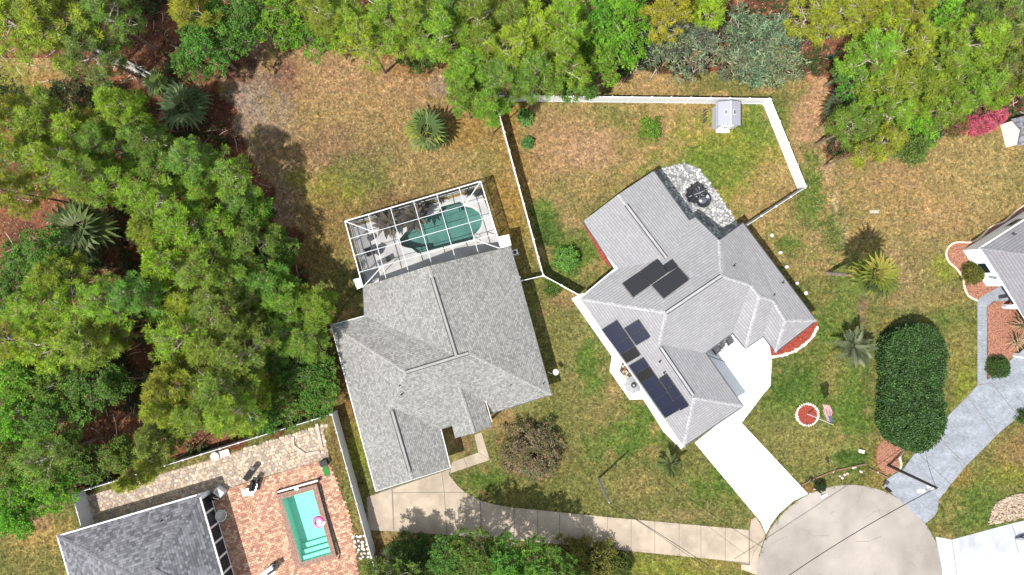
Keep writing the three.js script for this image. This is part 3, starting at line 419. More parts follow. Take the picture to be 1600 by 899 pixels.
{ // ---- house with solar panels
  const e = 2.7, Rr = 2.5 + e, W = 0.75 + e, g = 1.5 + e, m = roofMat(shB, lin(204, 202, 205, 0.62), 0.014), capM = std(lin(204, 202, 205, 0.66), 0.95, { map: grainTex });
  const c = V(1080, 500); const t = solarHouse = thing('house', 'angular house with pale grey shingles carrying solar panels', 'house', [c.x, 0, c.z]);
  const E = (x, y) => [x, y, e], r1 = [1041, 489, Rr], r2 = [1127, 431, Rr], w1 = [966, 304, W], w2 = [1042, 405, W], g1 = [1030, 538, g], g2 = [1085, 622, g], cu = [1124, 375, e + 1.2], v1 = [1172, 446, e + 1.4], v2 = [1187, 464, e + 1.4], v3 = [1208, 470, e + 0.97], v4 = [1227, 501, e + 0.97];
  const A = E(905, 467), B = [960, 421, e - 0.2], C = E(911, 346), D = E(1022, 267), F = E(1077, 344), G2 = E(1087, 339), I = E(1161, 348), J = E(1276, 501), L1 = E(1212, 551), N = E(1193, 526), O = E(1165, 545), Q = E(1145, 521), S = E(1103, 552), T = E(1162, 635), U = E(1068, 699);
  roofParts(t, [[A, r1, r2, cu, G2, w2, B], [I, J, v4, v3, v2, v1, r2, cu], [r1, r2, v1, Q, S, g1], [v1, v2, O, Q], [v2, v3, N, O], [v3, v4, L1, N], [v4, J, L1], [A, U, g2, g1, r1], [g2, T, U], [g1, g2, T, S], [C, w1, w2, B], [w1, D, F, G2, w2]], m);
  solarPlane = [A, r1, r2]; westPlane = [A, U, g2].map((v) => v);
  const out = [C, D, F, G2, cu.slice(0, 2).concat(e), I, J, L1, N, O, Q, S, T, U, A, B], wl = walls(t, out, e, 0.4, M.wallW);
  gable(t, [[915, 346, e], [966, 306, W - 0.1], [1020, 270, e]], M.wallW); gable(t, [[1089, 342, e], [1123, 377, e + 1.05], [1123, 377, e]], M.wallW); gable(t, [[1126, 377, e], [1126, 377, e + 1.05], [1159, 351, e]], M.wallW);
  for (const [u, v] of [[A, r1], [g2, T], [g2, U], [r1, g1], [r2, v1], [v2, v3], [v3, v4], [v4, J], [v4, L1], [cu, r2], [v1, v2], [v2, O]]) caps(t, u, v, capM, 0.32);
  vent(t, r1, r2, capM); vent(t, [978, 320, W], [1041, 403, W], capM); vent(t, [1032, 543, g], [1083, 618, g], capM); caps(t, w1, [978, 320, W], capM);
  gutters(t, [[C, D], [D, F], [B, C], [S, Q], [Q, O], [O, N], [N, L1], [S, T], [F, G2], [T, U], [G2, cu], [cu, I], [I, J], [J, L1]], M.drip, 'drip_edge', 0.09); gutters(t, [[A, U], [A, B]], M.gutter, 'gutter', 0.11);
  for (const [x, y, h] of [[1148, 415.5, 4.6], [1031, 566, 4.1], [1038, 583.5, 4.0], [1210, 461, 3.5], [1224, 442, 3.1]]) pipeVent(t, x, y, h);
  opening(t, wl, 12, 0.5, 4.8, 2.2, 0.02, 'garage_door'); opening(t, wl, 9, 0.5, 1, 2.1, 0.02, 'door'); opening(t, wl, 13, 0.3, 1.4, 1.2, 0.9, 'window'); opening(t, wl, 13, 0.7, 1.4, 1.2, 0.9, 'window'); opening(t, wl, 5, 0.35, 1.3, 1.2, 0.9, 'window'); opening(t, wl, 5, 0.7, 1.3, 1.2, 0.9, 'window'); opening(t, wl, 15, 0.5, 2, 1.3, 0.8, 'window');
}
function onPlane(px, py, tri, lift = 0) {                    // where the photo's pixel meets a roof plane
  const [a, b, c] = tri.map((p) => V(...p)), n = new THREE.Vector3().crossVectors(b.clone().sub(a), c.clone().sub(a)).normalize(); if (n.y < 0) n.negate();
  const o = new THREE.Vector3(0, H, 0), d = V(px, py, 0).sub(o), s = (n.dot(a) + lift - n.dot(o)) / n.dot(d); return o.addScaledVector(d, s);
}
const cellTex = tex(256, 256, (x, y, o) => { const u = (x % 42.67) / 42.67, v = (y % 42.67) / 42.67, l = Math.min(u, v, 1 - u, 1 - v) < 0.03, k = 0.92 + 0.16 * vn(x * 0.05, y * 0.05, 71), b = Math.abs((u * 3) % 1 - 0.5) < 0.03; const q = l ? 1.3 : b ? 1.1 : 1; o[0] = 8 * k * q; o[1] = 15 * k * q; o[2] = 38 * k * q; }, true);
const darkCells = tex(256, 256, (x, y, o) => { const l = (x % 16) < 2, k = 0.8 + 0.4 * vn(x * 0.06, y * 0.4, 72); o[0] = (l ? 38 : 20) * k; o[1] = (l ? 38 : 20) * k; o[2] = (l ? 44 : 27) * k; }, true);
const pv = new THREE.MeshPhysicalMaterial({ color: lin(255, 255, 255, 1), map: cellTex, roughness: 0.25, metalness: 0, specularIntensity: 0.35 }), thermal = new THREE.MeshStandardMaterial({ map: darkCells, roughness: 0.7 }), pvDark = new THREE.MeshPhysicalMaterial({ color: lin(170, 130, 90), map: cellTex, roughness: 0.25, specularIntensity: 0.35 });
function panel(q, tri, mat, label, name, group, frame = M.dark, lift = 0.18) {
  const P = q.map(([x, y]) => onPlane(x, y, tri, lift)), c = P.reduce((s, v) => s.add(v), new THREE.Vector3()).multiplyScalar(0.25), hb = baseOf.get(solarHouse), t = new THREE.Group(); t.name = name; t.userData = { label }; t.position.set(c.x - hb[0], c.y - hb[1], c.z - hb[2]); baseOf.set(t, [c.x, c.y, c.z]); solarHouse.add(t);
  const sh = (k) => P.map((v) => v.clone().lerp(c, k)), g = slope(sh(0.055), 0.03), uv = []; // cell grid fitted to the sheet
  const top = sh(0.055), u = top[1].clone().sub(top[0]), w = top[3].clone().sub(top[0]), pos = g.attributes.position, uvA = g.attributes.uv;
  for (let i = 0; i < pos.count; i++) { const v = new THREE.Vector3().fromBufferAttribute(pos, i).sub(top[0]); uvA.setXY(i, v.dot(u) / u.lengthSq() * Math.max(1, Math.round(u.length())), v.dot(w) / w.lengthSq() * Math.max(1, Math.round(w.length()))); }
  part(t, 'panel_sheet', g, mat); const o = P.map((v) => v.clone().setY(v.y - 0.02));
  part(t, 'frame', merge(o.map((v, i) => beam(v, o[(i + 1) % 4], 0.024, 0.05))), frame);
  for (const k of [0.2, 0.8]) { const a = o[0].clone().lerp(o[1], k), b = o[3].clone().lerp(o[2], k); a.y -= 0.07; b.y -= 0.07; part(t, 'rail', beam(a, b, 0.05, 0.08), M.dark); }
}
function panelRow(q, n, tri, mats, group, word) {
  const mix = (a, b, k) => [a[0] + (b[0] - a[0]) * k, a[1] + (b[1] - a[1]) * k], ord = ['first', 'second', 'third', 'fourth', 'fifth', 'sixth'];
  for (let i = 0; i < n; i++) panel([mix(q[0], q[3], i / n), mix(q[1], q[2], i / n), mix(q[1], q[2], (i + 0.992) / n), mix(q[0], q[3], (i + 0.992) / n)], tri, mats(i), n > 1 ? `${ord[i]} blue solar panel from the top of ${word}` : word, 'solar_panel', group);
}
panelRow([[940, 516], [963.5, 501], [1001, 555.5], [979, 568.5]], 4, westPlane, (i) => i === 3 ? pvDark : pv, 'upper panel row', 'the upper row beside the eave');
panelRow([[975, 514], [997.5, 500], [1016, 527.5], [994, 540.5]], 2, westPlane, () => pv, 'panel pair', 'the short pair up the slope');
panelRow([[982, 572.5], [1005, 559.5], [1061.5, 641], [1039, 654]], 6, westPlane, (i) => i === 1 ? pvDark : pv, 'lower panel row', 'the lower row beside the umbrella');
panelRow([[1030, 592.5], [1041, 585], [1076.5, 635], [1063, 642]], 3, westPlane, () => pv, 'narrow panel strip', 'the narrow strip near the ridge');
[[[972, 443.5], [1000, 424.5], [1016.5, 445.5], [989, 465], 'matt black solar collector at the lower corner of the black array'], [[1000.6, 424], [1027, 404.5], [1044, 425.5], [1017.2, 445], 'matt black solar collector at the middle top of the black array'], [[1037, 414.5], [1050, 405.5], [1059.5, 417], [1045, 425.5], 'small matt black collector filling the step of the black array'], [[1018.5, 446.5], [1060, 418], [1077.5, 437], [1037, 467], 'largest matt black collector nearest the ridge']].forEach((q) => panel(q.slice(0, 4), solarPlane, thermal, q[4], 'solar_collector', 'black collector array', M.black));
{ // ---- dark-roofed house by the plunge pool
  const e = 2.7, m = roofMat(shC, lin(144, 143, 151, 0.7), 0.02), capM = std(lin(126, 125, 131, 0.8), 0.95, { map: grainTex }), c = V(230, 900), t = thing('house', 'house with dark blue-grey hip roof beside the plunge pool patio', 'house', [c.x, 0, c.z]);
  const a = [89, 838, e], b = [311, 773, e], d = [365, 958, e], f = [143, 1023, e], g = [238, 890, e + 2.5], h = [214, 905, e + 2.5];
  roofParts(t, [[a, b, g, h], [b, d, g], [d, f, h, g], [f, a, h]], m); for (const [u, v] of [[b, g], [d, g], [a, h], [f, h], [g, h]]) caps(t, u, v, capM, 0.4);
  const wl = walls(t, [a, b, d, f], e, 0.3, M.wallW); gutters(t, [[a, b], [b, d], [d, f], [f, a]], M.alu, 'gutter', 0.1); pipeVent(t, 252, 814, 3.9);
  for (const k of [0.09, 0.225, 0.36, 0.495, 0.63, 0.765]) opening(t, wl, 1, k, 1.45, 2.15, 0.2, 'window'); opening(t, wl, 0, 0.6, 1.4, 1.2, 0.9, 'window');
  part(t, 'sill', beam(V(326, 783, 0.3).setY(0.12), V(374, 948, 0.3).setY(0.12), 0.25, 0.12), M.greyFence);
}
{ // ---- house at the edge
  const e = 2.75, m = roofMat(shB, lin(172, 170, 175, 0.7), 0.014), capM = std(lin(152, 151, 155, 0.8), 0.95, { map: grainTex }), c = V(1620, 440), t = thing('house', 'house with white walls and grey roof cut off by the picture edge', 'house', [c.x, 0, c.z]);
  const a = [1531, 388, e], b = [1700, 280, e], d = [1860, 520, e], f = [1690, 632, e], g = [1668, 405, e + 2.5], h = [1738, 508, e + 2.5];
  roofParts(t, [[a, b, g], [b, d, h, g], [d, f, h], [f, a, g, h]], m); for (const [u, v] of [[a, g], [b, g], [g, h], [f, h]]) caps(t, u, v, capM);
  roofParts(t, [[[1566, 437, e + 0.1], [1600, 494, e + 0.1], [1680, 500, e + 1.2], [1640, 430, e + 1.0]]], m);
  const wl = walls(t, [a, b, d, f, [1635, 547], [1668, 525], [1605.5, 429], [1572, 451]], e, 0.16, M.wallW); part(t, 'porch_soffit', slab(P2([a, f, [1700, 600], [1560, 380]], e - 0.1), e - 0.1, 0.03), M.white); gutters(t, [[a, b], [f, a]], M.alu, 'gutter', 0.12); opening(t, wl, 5, 0.5, 1.1, 2.1, 0.02, 'door'); opening(t, wl, 7, 0.5, 1.2, 1.3, 0.8, 'window'); opening(t, wl, 0, 0.4, 1.4, 1.2, 0.9, 'window');
  for (const [x, y] of [[1547, 440], [1568, 479], [1585, 555]]) { const p = V(x, y); part(t, 'porch_column', box(0.32, 2.7, 0.32, p.x, 1.35, p.z, -0.6), M.wallW); }
  part(t, 'porch_beam', beam(V(1553, 440, 2.6), V(1573, 432, 2.6), 0.3, 0.3), M.wallW); part(t, 'porch_beam', beam(V(1575, 480, 2.6), V(1600, 476, 2.6), 0.3, 0.3), M.wallW);
  pipeVent(t, 1586, 366, 3.4);
}

// ------------------------------------------------------------------ pools and the screen cage
const water = (c) => new THREE.MeshPhysicalMaterial({ color: c, transmission: 1, thickness: 0, roughness: 0.0, ior: 1.33, bumpMap: grainBump, bumpScale: 0.0003 });
function ringWall(poly, y0, y1) { const pos = [], uv = []; poly.forEach((a, i) => { const b = poly[(i + 1) % poly.length]; for (const [p, y] of [[a, y0], [b, y0], [b, y1], [a, y0], [b, y1], [a, y1]]) { pos.push(p[0], y, p[1]); uv.push(p[0] + p[1], y); } }); return finish(pos, uv); }
{
  const c = V(690, 352), t = thing('swimming_pool', 'teal free-form swimming pool with rounded spa end under the screen cage', 'swimming pool', [c.x, 0, c.z]), p = P2(poolA), plaster = conc(lin(170, 200, 196, 0.85));
  part(t, 'basin_wall', ringWall(p, -1.7, 0.055), plaster); part(t, 'basin_floor', slab(p, -1.6, 0.05), plaster);
  part(t, 'water', slab(inset(p, 0.02), -0.08, 0), water(lin(186, 214, 210)));
  part(t, 'coping', slab(inset(p, -0.24), 0.1, 0.05, [inset(p, 0.03)]), conc(lin(206, 208, 210)));
  part(t, 'tile_band', ringWall(inset(p, 0.012), -0.2, 0.05), std(lin(40, 72, 84), 0.3));
  const st = P2([[642, 389], [652, 397], [669, 392], [666, 384], [650, 386]]); part(t, 'step', slab(inset(st, 0.05), -0.35, 0.3), plaster); part(t, 'bench', slab(inset(P2([[690, 330], [719, 321], [722, 329], [694, 338]]), 0.05), -0.45, 0.4), plaster);
  const h = V(746, 372); for (const k of [0, 0.45]) part(t, 'handrail', new THREE.TubeGeometry(new THREE.CatmullRomCurve3([[0, 0], [0.05, 0.7], [-0.35, 0.85], [-0.75, 0.5], [-0.85, -0.2]].map(([u, y]) => new THREE.Vector3(h.x + u, y, h.z + u * 0.4 + k))), 16, 0.03, 6).toNonIndexed(), M.steel);
}
{
  const h = 2.75, c = V(660, 366), t = thing('pool_cage', 'white aluminium screen cage enclosing the teal pool', 'screen cage', [c.x, 0, c.z]);
  const TL = [539, 346], TR = [751, 283.5], BR = [783, 389], BL = [567, 449], mix = (a, b, k) => [a[0] + (b[0] - a[0]) * k, a[1] + (b[1] - a[1]) * k], at = (u, v, y = h) => { const a = mix(TL, TR, u), b = mix(BL, BR, u), p = mix(a, b, v), q = V(p[0], p[1], h); q.y = y; return q; };
  const us = [0, 0.172, 0.335, 0.505, 0.675, 0.84, 1], vs = [0, 0.265, 0.52, 0.775, 1];
  const cageAlu = std(lin(222, 224, 227, 0.72), 0.45), bar = (n, a, b, w = 0.08, d = 0.1) => part(t, n, beam(a, b, w, d), cageAlu);
  for (const u of us) bar('roof_beam', at(u, 0), at(u, 1), u === 0 || u === 1 ? 0.1 : 0.05);
  for (const v of vs.slice(0, 4)) bar('purlin', at(0, v, h + 0.03), at(1, v, h + 0.03), v ? 0.045 : 0.1, 0.07);
  for (const [u, v, u2, v2] of [[0, 0, us[1], vs[1]], [1, 0, us[5], vs[1]], [0, 1, us[1], vs[3]], [1, 1, us[5], vs[3]]]) bar('corner_brace', at(u, v, h + 0.05), at(u2, v2, h + 0.05), 0.07, 0.05);
  for (const u of us) bar('post', at(u, 0, 0.06), at(u, 0, h - 0.07)); for (const v of vs.slice(1, 4)) for (const u of [0, 1]) bar('post', at(u, v, 0.06), at(u, v, h - 0.07));
  for (const y of [0.12, 1.0]) { bar('chair_rail', at(0, 0, y), at(1, 0, y), 0.07, 0.08); bar('chair_rail', at(0, 0, y), at(0, 1, y), 0.07, 0.08); bar('chair_rail', at(1, 0, y), at(1, 1, y), 0.07, 0.08); }
  const roofScreen = new THREE.MeshStandardMaterial({ color: lin(30, 32, 34), roughness: 0.9, transparent: true, opacity: 0.16, side: THREE.DoubleSide }), wallScreen = new THREE.MeshStandardMaterial({ color: lin(24, 25, 26), roughness: 0.9, transparent: true, opacity: 0.6, side: THREE.DoubleSide });
  const quad = (n, a, b, d, e, m) => { const pos = [], uv = []; for (const v of [a, b, d, a, d, e]) { pos.push(v.x, v.y, v.z); uv.push(v.x, v.z); } part(t, n, finish(pos, uv), m); };
  for (let i = 0; i < 6; i++) for (let j = 0; j < 4; j++) quad('roof_screen', at(us[i], vs[j], h + 0.02), at(us[i + 1], vs[j], h + 0.02), at(us[i + 1], vs[j + 1], h + 0.02), at(us[i], vs[j + 1], h + 0.02), roofScreen);
  for (let i = 0; i < 6; i++) quad('wall_screen', at(us[i], 0, 0.1), at(us[i + 1], 0, 0.1), at(us[i + 1], 0, h - 0.05), at(us[i], 0, h - 0.05), wallScreen);
  for (let j = 0; j < 4; j++) for (const u of [0, 1]) quad('wall_screen', at(u, vs[j], 0.1), at(u, vs[j + 1], 0.1), at(u, vs[j + 1], h - 0.05), at(u, vs[j], h - 0.05), wallScreen);
}
{
  const y = 0.42, c = V(480, 822), t = thing('plunge_pool', 'pale turquoise rectangular plunge pool in a raised brown deck frame', 'pool', [c.x, 0, c.z]), p = P2(poolC, y), o = P2(deckC, y), liner = std(lin(186, 220, 208, 0.95), 0.6);
  part(t, 'liner_wall', ringWall(p, -1.0, y), liner); part(t, 'liner_floor', slab(p, -0.95, 0.05), liner); part(t, 'water', slab(inset(p, 0.015), y - 0.1, 0), water(lin(196, 240, 228)));
  const lerp = (a, b, k) => [a[0] + (b[0] - a[0]) * k, a[1] + (b[1] - a[1]) * k];
  [0.78, 0.86, 0.93].forEach((k, i) => part(t, 'step', slab(inset([lerp(p[0], p[3], k), lerp(p[1], p[2], k), p[2], p[3]], 0.01), -0.62 + i * 0.36, 0.3), liner));
  const wd = std(lin(146, 112, 98), 0.75, { map: grainTex });
  for (let i = 0; i < 4; i++) { const j = (i + 1) % 4; for (let k = 0; k < 3; k++) { const a = lerp(o[i], p[i], (k + 0.03) / 3), b = lerp(o[j], p[j], (k + 0.03) / 3), d = lerp(o[j], p[j], (k + 0.97) / 3), e = lerp(o[i], p[i], (k + 0.97) / 3); part(t, 'deck_board', slab([a, b, d, e], y + 0.02, 0.06), wd); } const a = o[i], b = o[j]; part(t, 'side_panel', slab([a, b, lerp(b, p[j], 0.12), lerp(a, p[i], 0.12)], y - 0.045, y - 0.05), wd); }
  // cover reel along the far edge and pump pipe down the side
  const q = [V(434, 769, 0.5), V(497, 751, 0.5)]; part(t, 'cover_reel', taperTube([q[0], q[1]], [0.09, 0.09], 10), M.alu); for (const v of q) part(t, 'reel_stand', box(0.14, 0.55, 0.3, v.x, 0.3, v.z), M.dark); const v = V(463, 764, 0.5); part(t, 'skimmer_lid', cyl(0.2, 0.2, 0.06, v.x, 0.45, v.z), M.white);
  part(t, 'pipe', taperTube([V(500, 757, 0.15), V(508, 790, 0.15), V(531, 866, 0.15), V(529, 873, 0.15)], [0.06, 0.06, 0.06, 0.06], 8), M.dark);
  const f = thing('pool_float', 'magenta and white inflatable ring floating in the plunge pool', 'pool float', [gx(497.5, 0.4), 0.36, gz(816, 0.4)]); const ring = new THREE.TorusGeometry(0.42, 0.17, 12, 28).toNonIndexed(); ring.rotateX(Math.PI / 2); put(f, 'ring', ring, std(lin(190, 48, 130), 0.35)); const back = new THREE.TorusGeometry(0.38, 0.12, 10, 20, Math.PI * 0.8).toNonIndexed(); back.rotateX(Math.PI / 2); put(f, 'headrest', back, std(lin(244, 232, 244), 0.35), new THREE.Vector3(0.22, 0.08, -0.1)); put(f, 'seat', cyl(0.16, 0.16, 0.04, 0.1, -0.03, 0), std(lin(240, 225, 240), 0.4));
}

// ------------------------------------------------------------------ fences
const postGeo = box(0.12, 2.06, 0.12, 0, 1.03, 0), capGeo = (() => { const g = new THREE.ConeGeometry(0.12, 0.09, 4).toNonIndexed(); g.rotateY(Math.PI / 4); g.translate(0, 2.1, 0); return g; })();
function fence(label, pts, h, mat, step = 1.82, name = 'vinyl_fence') {      // posts with caps, panels of upright boards between two rails
  const w = pts.map(([x, y]) => V(x, y, h).setY(0)), t = thing(name, label, 'fence', [w[0].x, 0, w[0].z]), k = h / 2.06, seen = [];
  for (let i = 0; i + 1 < w.length; i++) {
    const a = w[i].clone().sub(w[0]), b = w[i + 1].clone().sub(w[0]), L2 = a.distanceTo(b), n = Math.max(1, Math.round(L2 / step)), d = b.clone().sub(a).normalize(), q = new THREE.Quaternion().setFromAxisAngle(new THREE.Vector3(0, 1, 0), Math.atan2(-d.z, d.x)), pw = L2 / n - 0.12, list = [];
    const nb = Math.max(3, Math.round(pw / 0.22)); for (let j = 0; j < nb; j++) list.push(box(pw / nb - 0.008, h - 0.3, 0.028, -pw / 2 + (j + 0.5) * pw / nb, h / 2, 0)); list.push(box(pw, 0.15, 0.05, 0, h - 0.085, 0), box(pw, 0.15, 0.05, 0, 0.13, 0));
    const pg = merge(list);
    for (let j = 0; j <= n; j++) {
      const p = a.clone().lerp(b, j / n); if (!seen.some((s) => s.distanceTo(p) < 0.1)) { seen.push(p.clone()); const m = put(t, 'post', postGeo, mat, p, q, new THREE.Vector3(1, k, 1)); put(m, 'post_cap', capGeo, mat); }
      if (j < n) put(t, 'panel', pg, mat, a.clone().lerp(b, (j + 0.5) / n), q);
    }
  }
  return t;
}
fence('white vinyl fence along the back of the yard behind the shed', [[773.5, 149], [1203, 154]], 2.0, M.fence);
fence('white vinyl fence slanting down from the back corner to the gate', [[1205, 155.5], [1260, 291]], 2.0, M.fence, 2.4);
fence('white vinyl fence down the open lot ending at the yard corner', [[773, 151], [849, 430]], 2.0, M.fence);
fence('short white fence joining the yard corner to the solar house', [[850, 431], [905, 461]], 1.9, M.fence);
fence('short white fence joining the yard corner to the pool house', [[848.5, 431], [815, 439]], 1.9, M.fence);
fence('grey gate fence from the slanting fence to the solar house', [[1259, 293], [1168, 352]], 1.8, M.greyFence);
fence('light grey fence between the plunge pool and the beige driveway', [[518, 648], [580, 872], [604, 960]], 1.95, M.greyFence);
fence('light grey fence between the flagstone patio and the woods', [[516.5, 648], [112, 773]], 1.95, M.greyFence);
fence('pale fence panel run beside the dark-roofed house wall', [[112.5, 775], [127, 827]], 1.95, M.greyFence);
fence('lone grey fence panel at the edge of the woods', [[470, 474], [484, 524]], 1.7, M.greyFence, 3.2);
fence('low white fence stub reaching the pool house corner', [[487, 524.5], [516, 515]], 1.4, M.fence);

// ------------------------------------------------------------------ sheds
{ const p = V(1129, 186), t = thing('garden_shed', 'small pale grey plastic shed with skylights against the white fence', 'shed', [p.x, 0, p.z]), sc = t.scale.set(0.9, 0.95, 0.92), sm = std(lin(198, 200, 206, 0.72), 0.6), rm = std(lin(164, 166, 178, 0.7), 0.6);
  put(t, 'wall', box(2.3, 1.9, 2.15, 0, 0.95, 0), sm); const zs = [-1.25, 1.2];
  const prof = [[-1.3, 1.82], [-1.12, 2.12], [0.05, 2.55], [1.22, 2.12], [1.35, 1.82]]; for (let i = 0; i < 4; i++) { const [a, b] = [prof[i], prof[i + 1]]; put(t, 'roof_panel', slope([new THREE.Vector3(a[0], a[1], zs[0]), new THREE.Vector3(b[0], b[1], zs[0]), new THREE.Vector3(b[0], b[1], zs[1]), new THREE.Vector3(a[0], a[1], zs[1])], 0.05), rm); }
  for (const z of [-1.08, 1.06]) put(t, 'gable', slopeV([new THREE.Vector3(-1.14, 1.88, z), new THREE.Vector3(-1.05, 2.04, z), new THREE.Vector3(0.05, 2.45, z), new THREE.Vector3(1.12, 2.04, z), new THREE.Vector3(1.14, 1.88, z)]), sm);
  for (const [x, y, a] of [[-0.42, 2.4, 0.352], [0.48, 2.415, -0.352]]) { const g = box(0.3, 0.04, 0.5); g.rotateZ(a); const s = put(t, 'skylight', g, M.white, new THREE.Vector3(x, y, -0.1)); for (const u of [-0.07, 0.07]) { const pg = box(0.1, 0.02, 0.42); pg.rotateZ(a); put(s, 'pane', pg, M.glass, new THREE.Vector3(u * Math.cos(a), u * Math.sin(a) + 0.03, 0)); } }
  for (const s of [-1, 1]) { const d = put(t, 'door', box(0.62, 1.7, 0.06, s * 0.33, 0.9, 1.11), M.white); put(d, 'handle', box(0.05, 0.2, 0.05, s * 0.1, 0.95, 1.16), M.dark); }
  put(t, 'ridge_cap', box(0.12, 0.04, 2.46, 0.05, 2.57, -0.02), sm); put(t, 'threshold', box(1.5, 0.08, 0.35, 0, 0.05, 1.32), sm);
  for (let i = 0; i < 5; i++) { const q = V(1101 + (i % 2), 173 + i * 4.3), b = thing('wooden_slat', ['first', 'second', 'third', 'fourth', 'fifth'][i] + ' dark slat from the fence in the row by the shed', 'slat', [q.x, 0, q.z], 'slats beside the shed'); const g = box(0.5, 0.05, 0.12, 0, 0.05, 0, 0.75); g.rotateZ(0.1); put(b, 'slat', g, M.dark); } }
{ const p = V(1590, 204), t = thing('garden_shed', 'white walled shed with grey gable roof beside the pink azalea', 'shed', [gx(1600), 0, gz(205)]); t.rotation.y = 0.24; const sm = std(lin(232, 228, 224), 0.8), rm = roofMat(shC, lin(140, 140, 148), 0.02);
  put(t, 'wall', box(4.2, 1.7, 2.3, 0, 0.85, 0), sm); for (const x of [-2.08, 2.02]) put(t, 'gable', slopeV([new THREE.Vector3(x, 1.7, -1.15), new THREE.Vector3(x, 2.45, 0), new THREE.Vector3(x, 1.7, 1.15)]), sm);
  for (const s of [-1, 1]) put(t, 'roof_slope', slope([new THREE.Vector3(-2.2, 2.55, 0), new THREE.Vector3(2.2, 2.55, 0), new THREE.Vector3(2.2, 1.68, s * 1.32), new THREE.Vector3(-2.2, 1.68, s * 1.32)], 0.06), rm);
  const d = put(t, 'door', box(0.9, 1.5, 0.05, 0.3, 0.8, 1.18), M.white); put(d, 'handle', box(0.05, 0.16, 0.05, 0.65, 0.85, 1.22), M.dark); }

// ------------------------------------------------------------------ poles, wires, lamp, dish, flag
function pole(label, px, py, h, r0, r1, mat) { const p = V(px, py), t = thing('utility_pole', label, 'pole', [p.x, 0, p.z]); put(t, 'shaft', taperTube([new THREE.Vector3(0, 0, 0), new THREE.Vector3(0, h * 0.5, 0), new THREE.Vector3(0, h, 0)], [r0, (r0 + r1) / 2, r1], 12), mat); put(t, 'insulator', cyl(0.05, 0.05, 0.18, 0, h, 0, 8), M.grey); return t; }
pole('weathered wooden service pole standing in the front lawn', 935, 748, 7.4, 0.13, 0.09, M.greyWood);
{ const t = pole('dark street light pole leaning over the stamped driveway', 1388, 727, 7.7, 0.15, 0.11, std(lin(52, 46, 44), 0.8)); put(t, 'arm', taperTube([new THREE.Vector3(0, 7.2, 0), new THREE.Vector3(-0.5, 7.45, 0.15), new THREE.Vector3(-1.0, 7.5, 0.25)], [0.04, 0.04, 0.04], 8), M.steel); const hd = new THREE.SphereGeometry(0.24, 16, 10).toNonIndexed(); hd.scale(1.6, 0.45, 0.8); put(t, 'lamp_head', hd, M.white, new THREE.Vector3(-1.25, 7.48, 0.3)); const bx = box(0.3, 0.6, 0.3, 0.1, 6.6, 0.25); put(t, 'transformer_box', bx, M.white); }
function wire(label, a, b, sag, r = 0.022) { const c = a.clone().lerp(b, 0.5), pts = []; for (let i = 0; i <= 24; i++) { const k = i / 24, p = a.clone().lerp(b, k); p.y -= sag * 4 * k * (1 - k); pts.push(p); } const t = thing('overhead_wire', label, 'wire', [a.x, a.y, a.z]); part(t, 'cable', taperTube(pts, pts.map(() => r), 6), M.wire); }
const top2 = V(1388, 727).setY(7.6), top1 = V(935, 748).setY(7.4);
wire('black service wire crossing above the turning circle', top2.clone(), V(1140, 968, 7.0), 0.9, 0.034);
wire('thin wire from the street light pole across the stamped driveway', top2.clone(), V(1446, 700, 3.2), 0.3, 0.018);
wire('wire from the lawn pole over the long beige driveway', top1.clone(), V(1190, 940, 6.4), 0.5, 0.028);
wire('second wire from the lawn pole sagging towards the lawn', top1.clone(), V(1160, 930, 5.0), 0.8, 0.018);
{ const p = V(864, 580), t = thing('satellite_dish', 'white satellite dish on a short post beside the pool house wall', 'satellite dish', [p.x, 0, p.z]); put(t, 'post', cyl(0.04, 0.04, 1.5), M.grey); const g = new THREE.SphereGeometry(0.6, 24, 8, 0, Math.PI * 2, 0, 0.72).toNonIndexed(); g.translate(0, -0.6, 0); g.rotateX(Math.PI); g.rotateZ(-0.35); g.rotateX(-0.2); g.scale(0.75, 0.75, 0.75); g.translate(0.12, 1.5, -0.05); put(t, 'reflector', g, M.white); put(t, 'feed_arm', taperTube([new THREE.Vector3(-0.2, 1.45, 0.1), new THREE.Vector3(-0.5, 1.85, -0.1)], [0.03, 0.025], 6), M.white); put(t, 'feed_horn', box(0.12, 0.1, 0.1, -0.5, 1.87, -0.1), M.grey); }
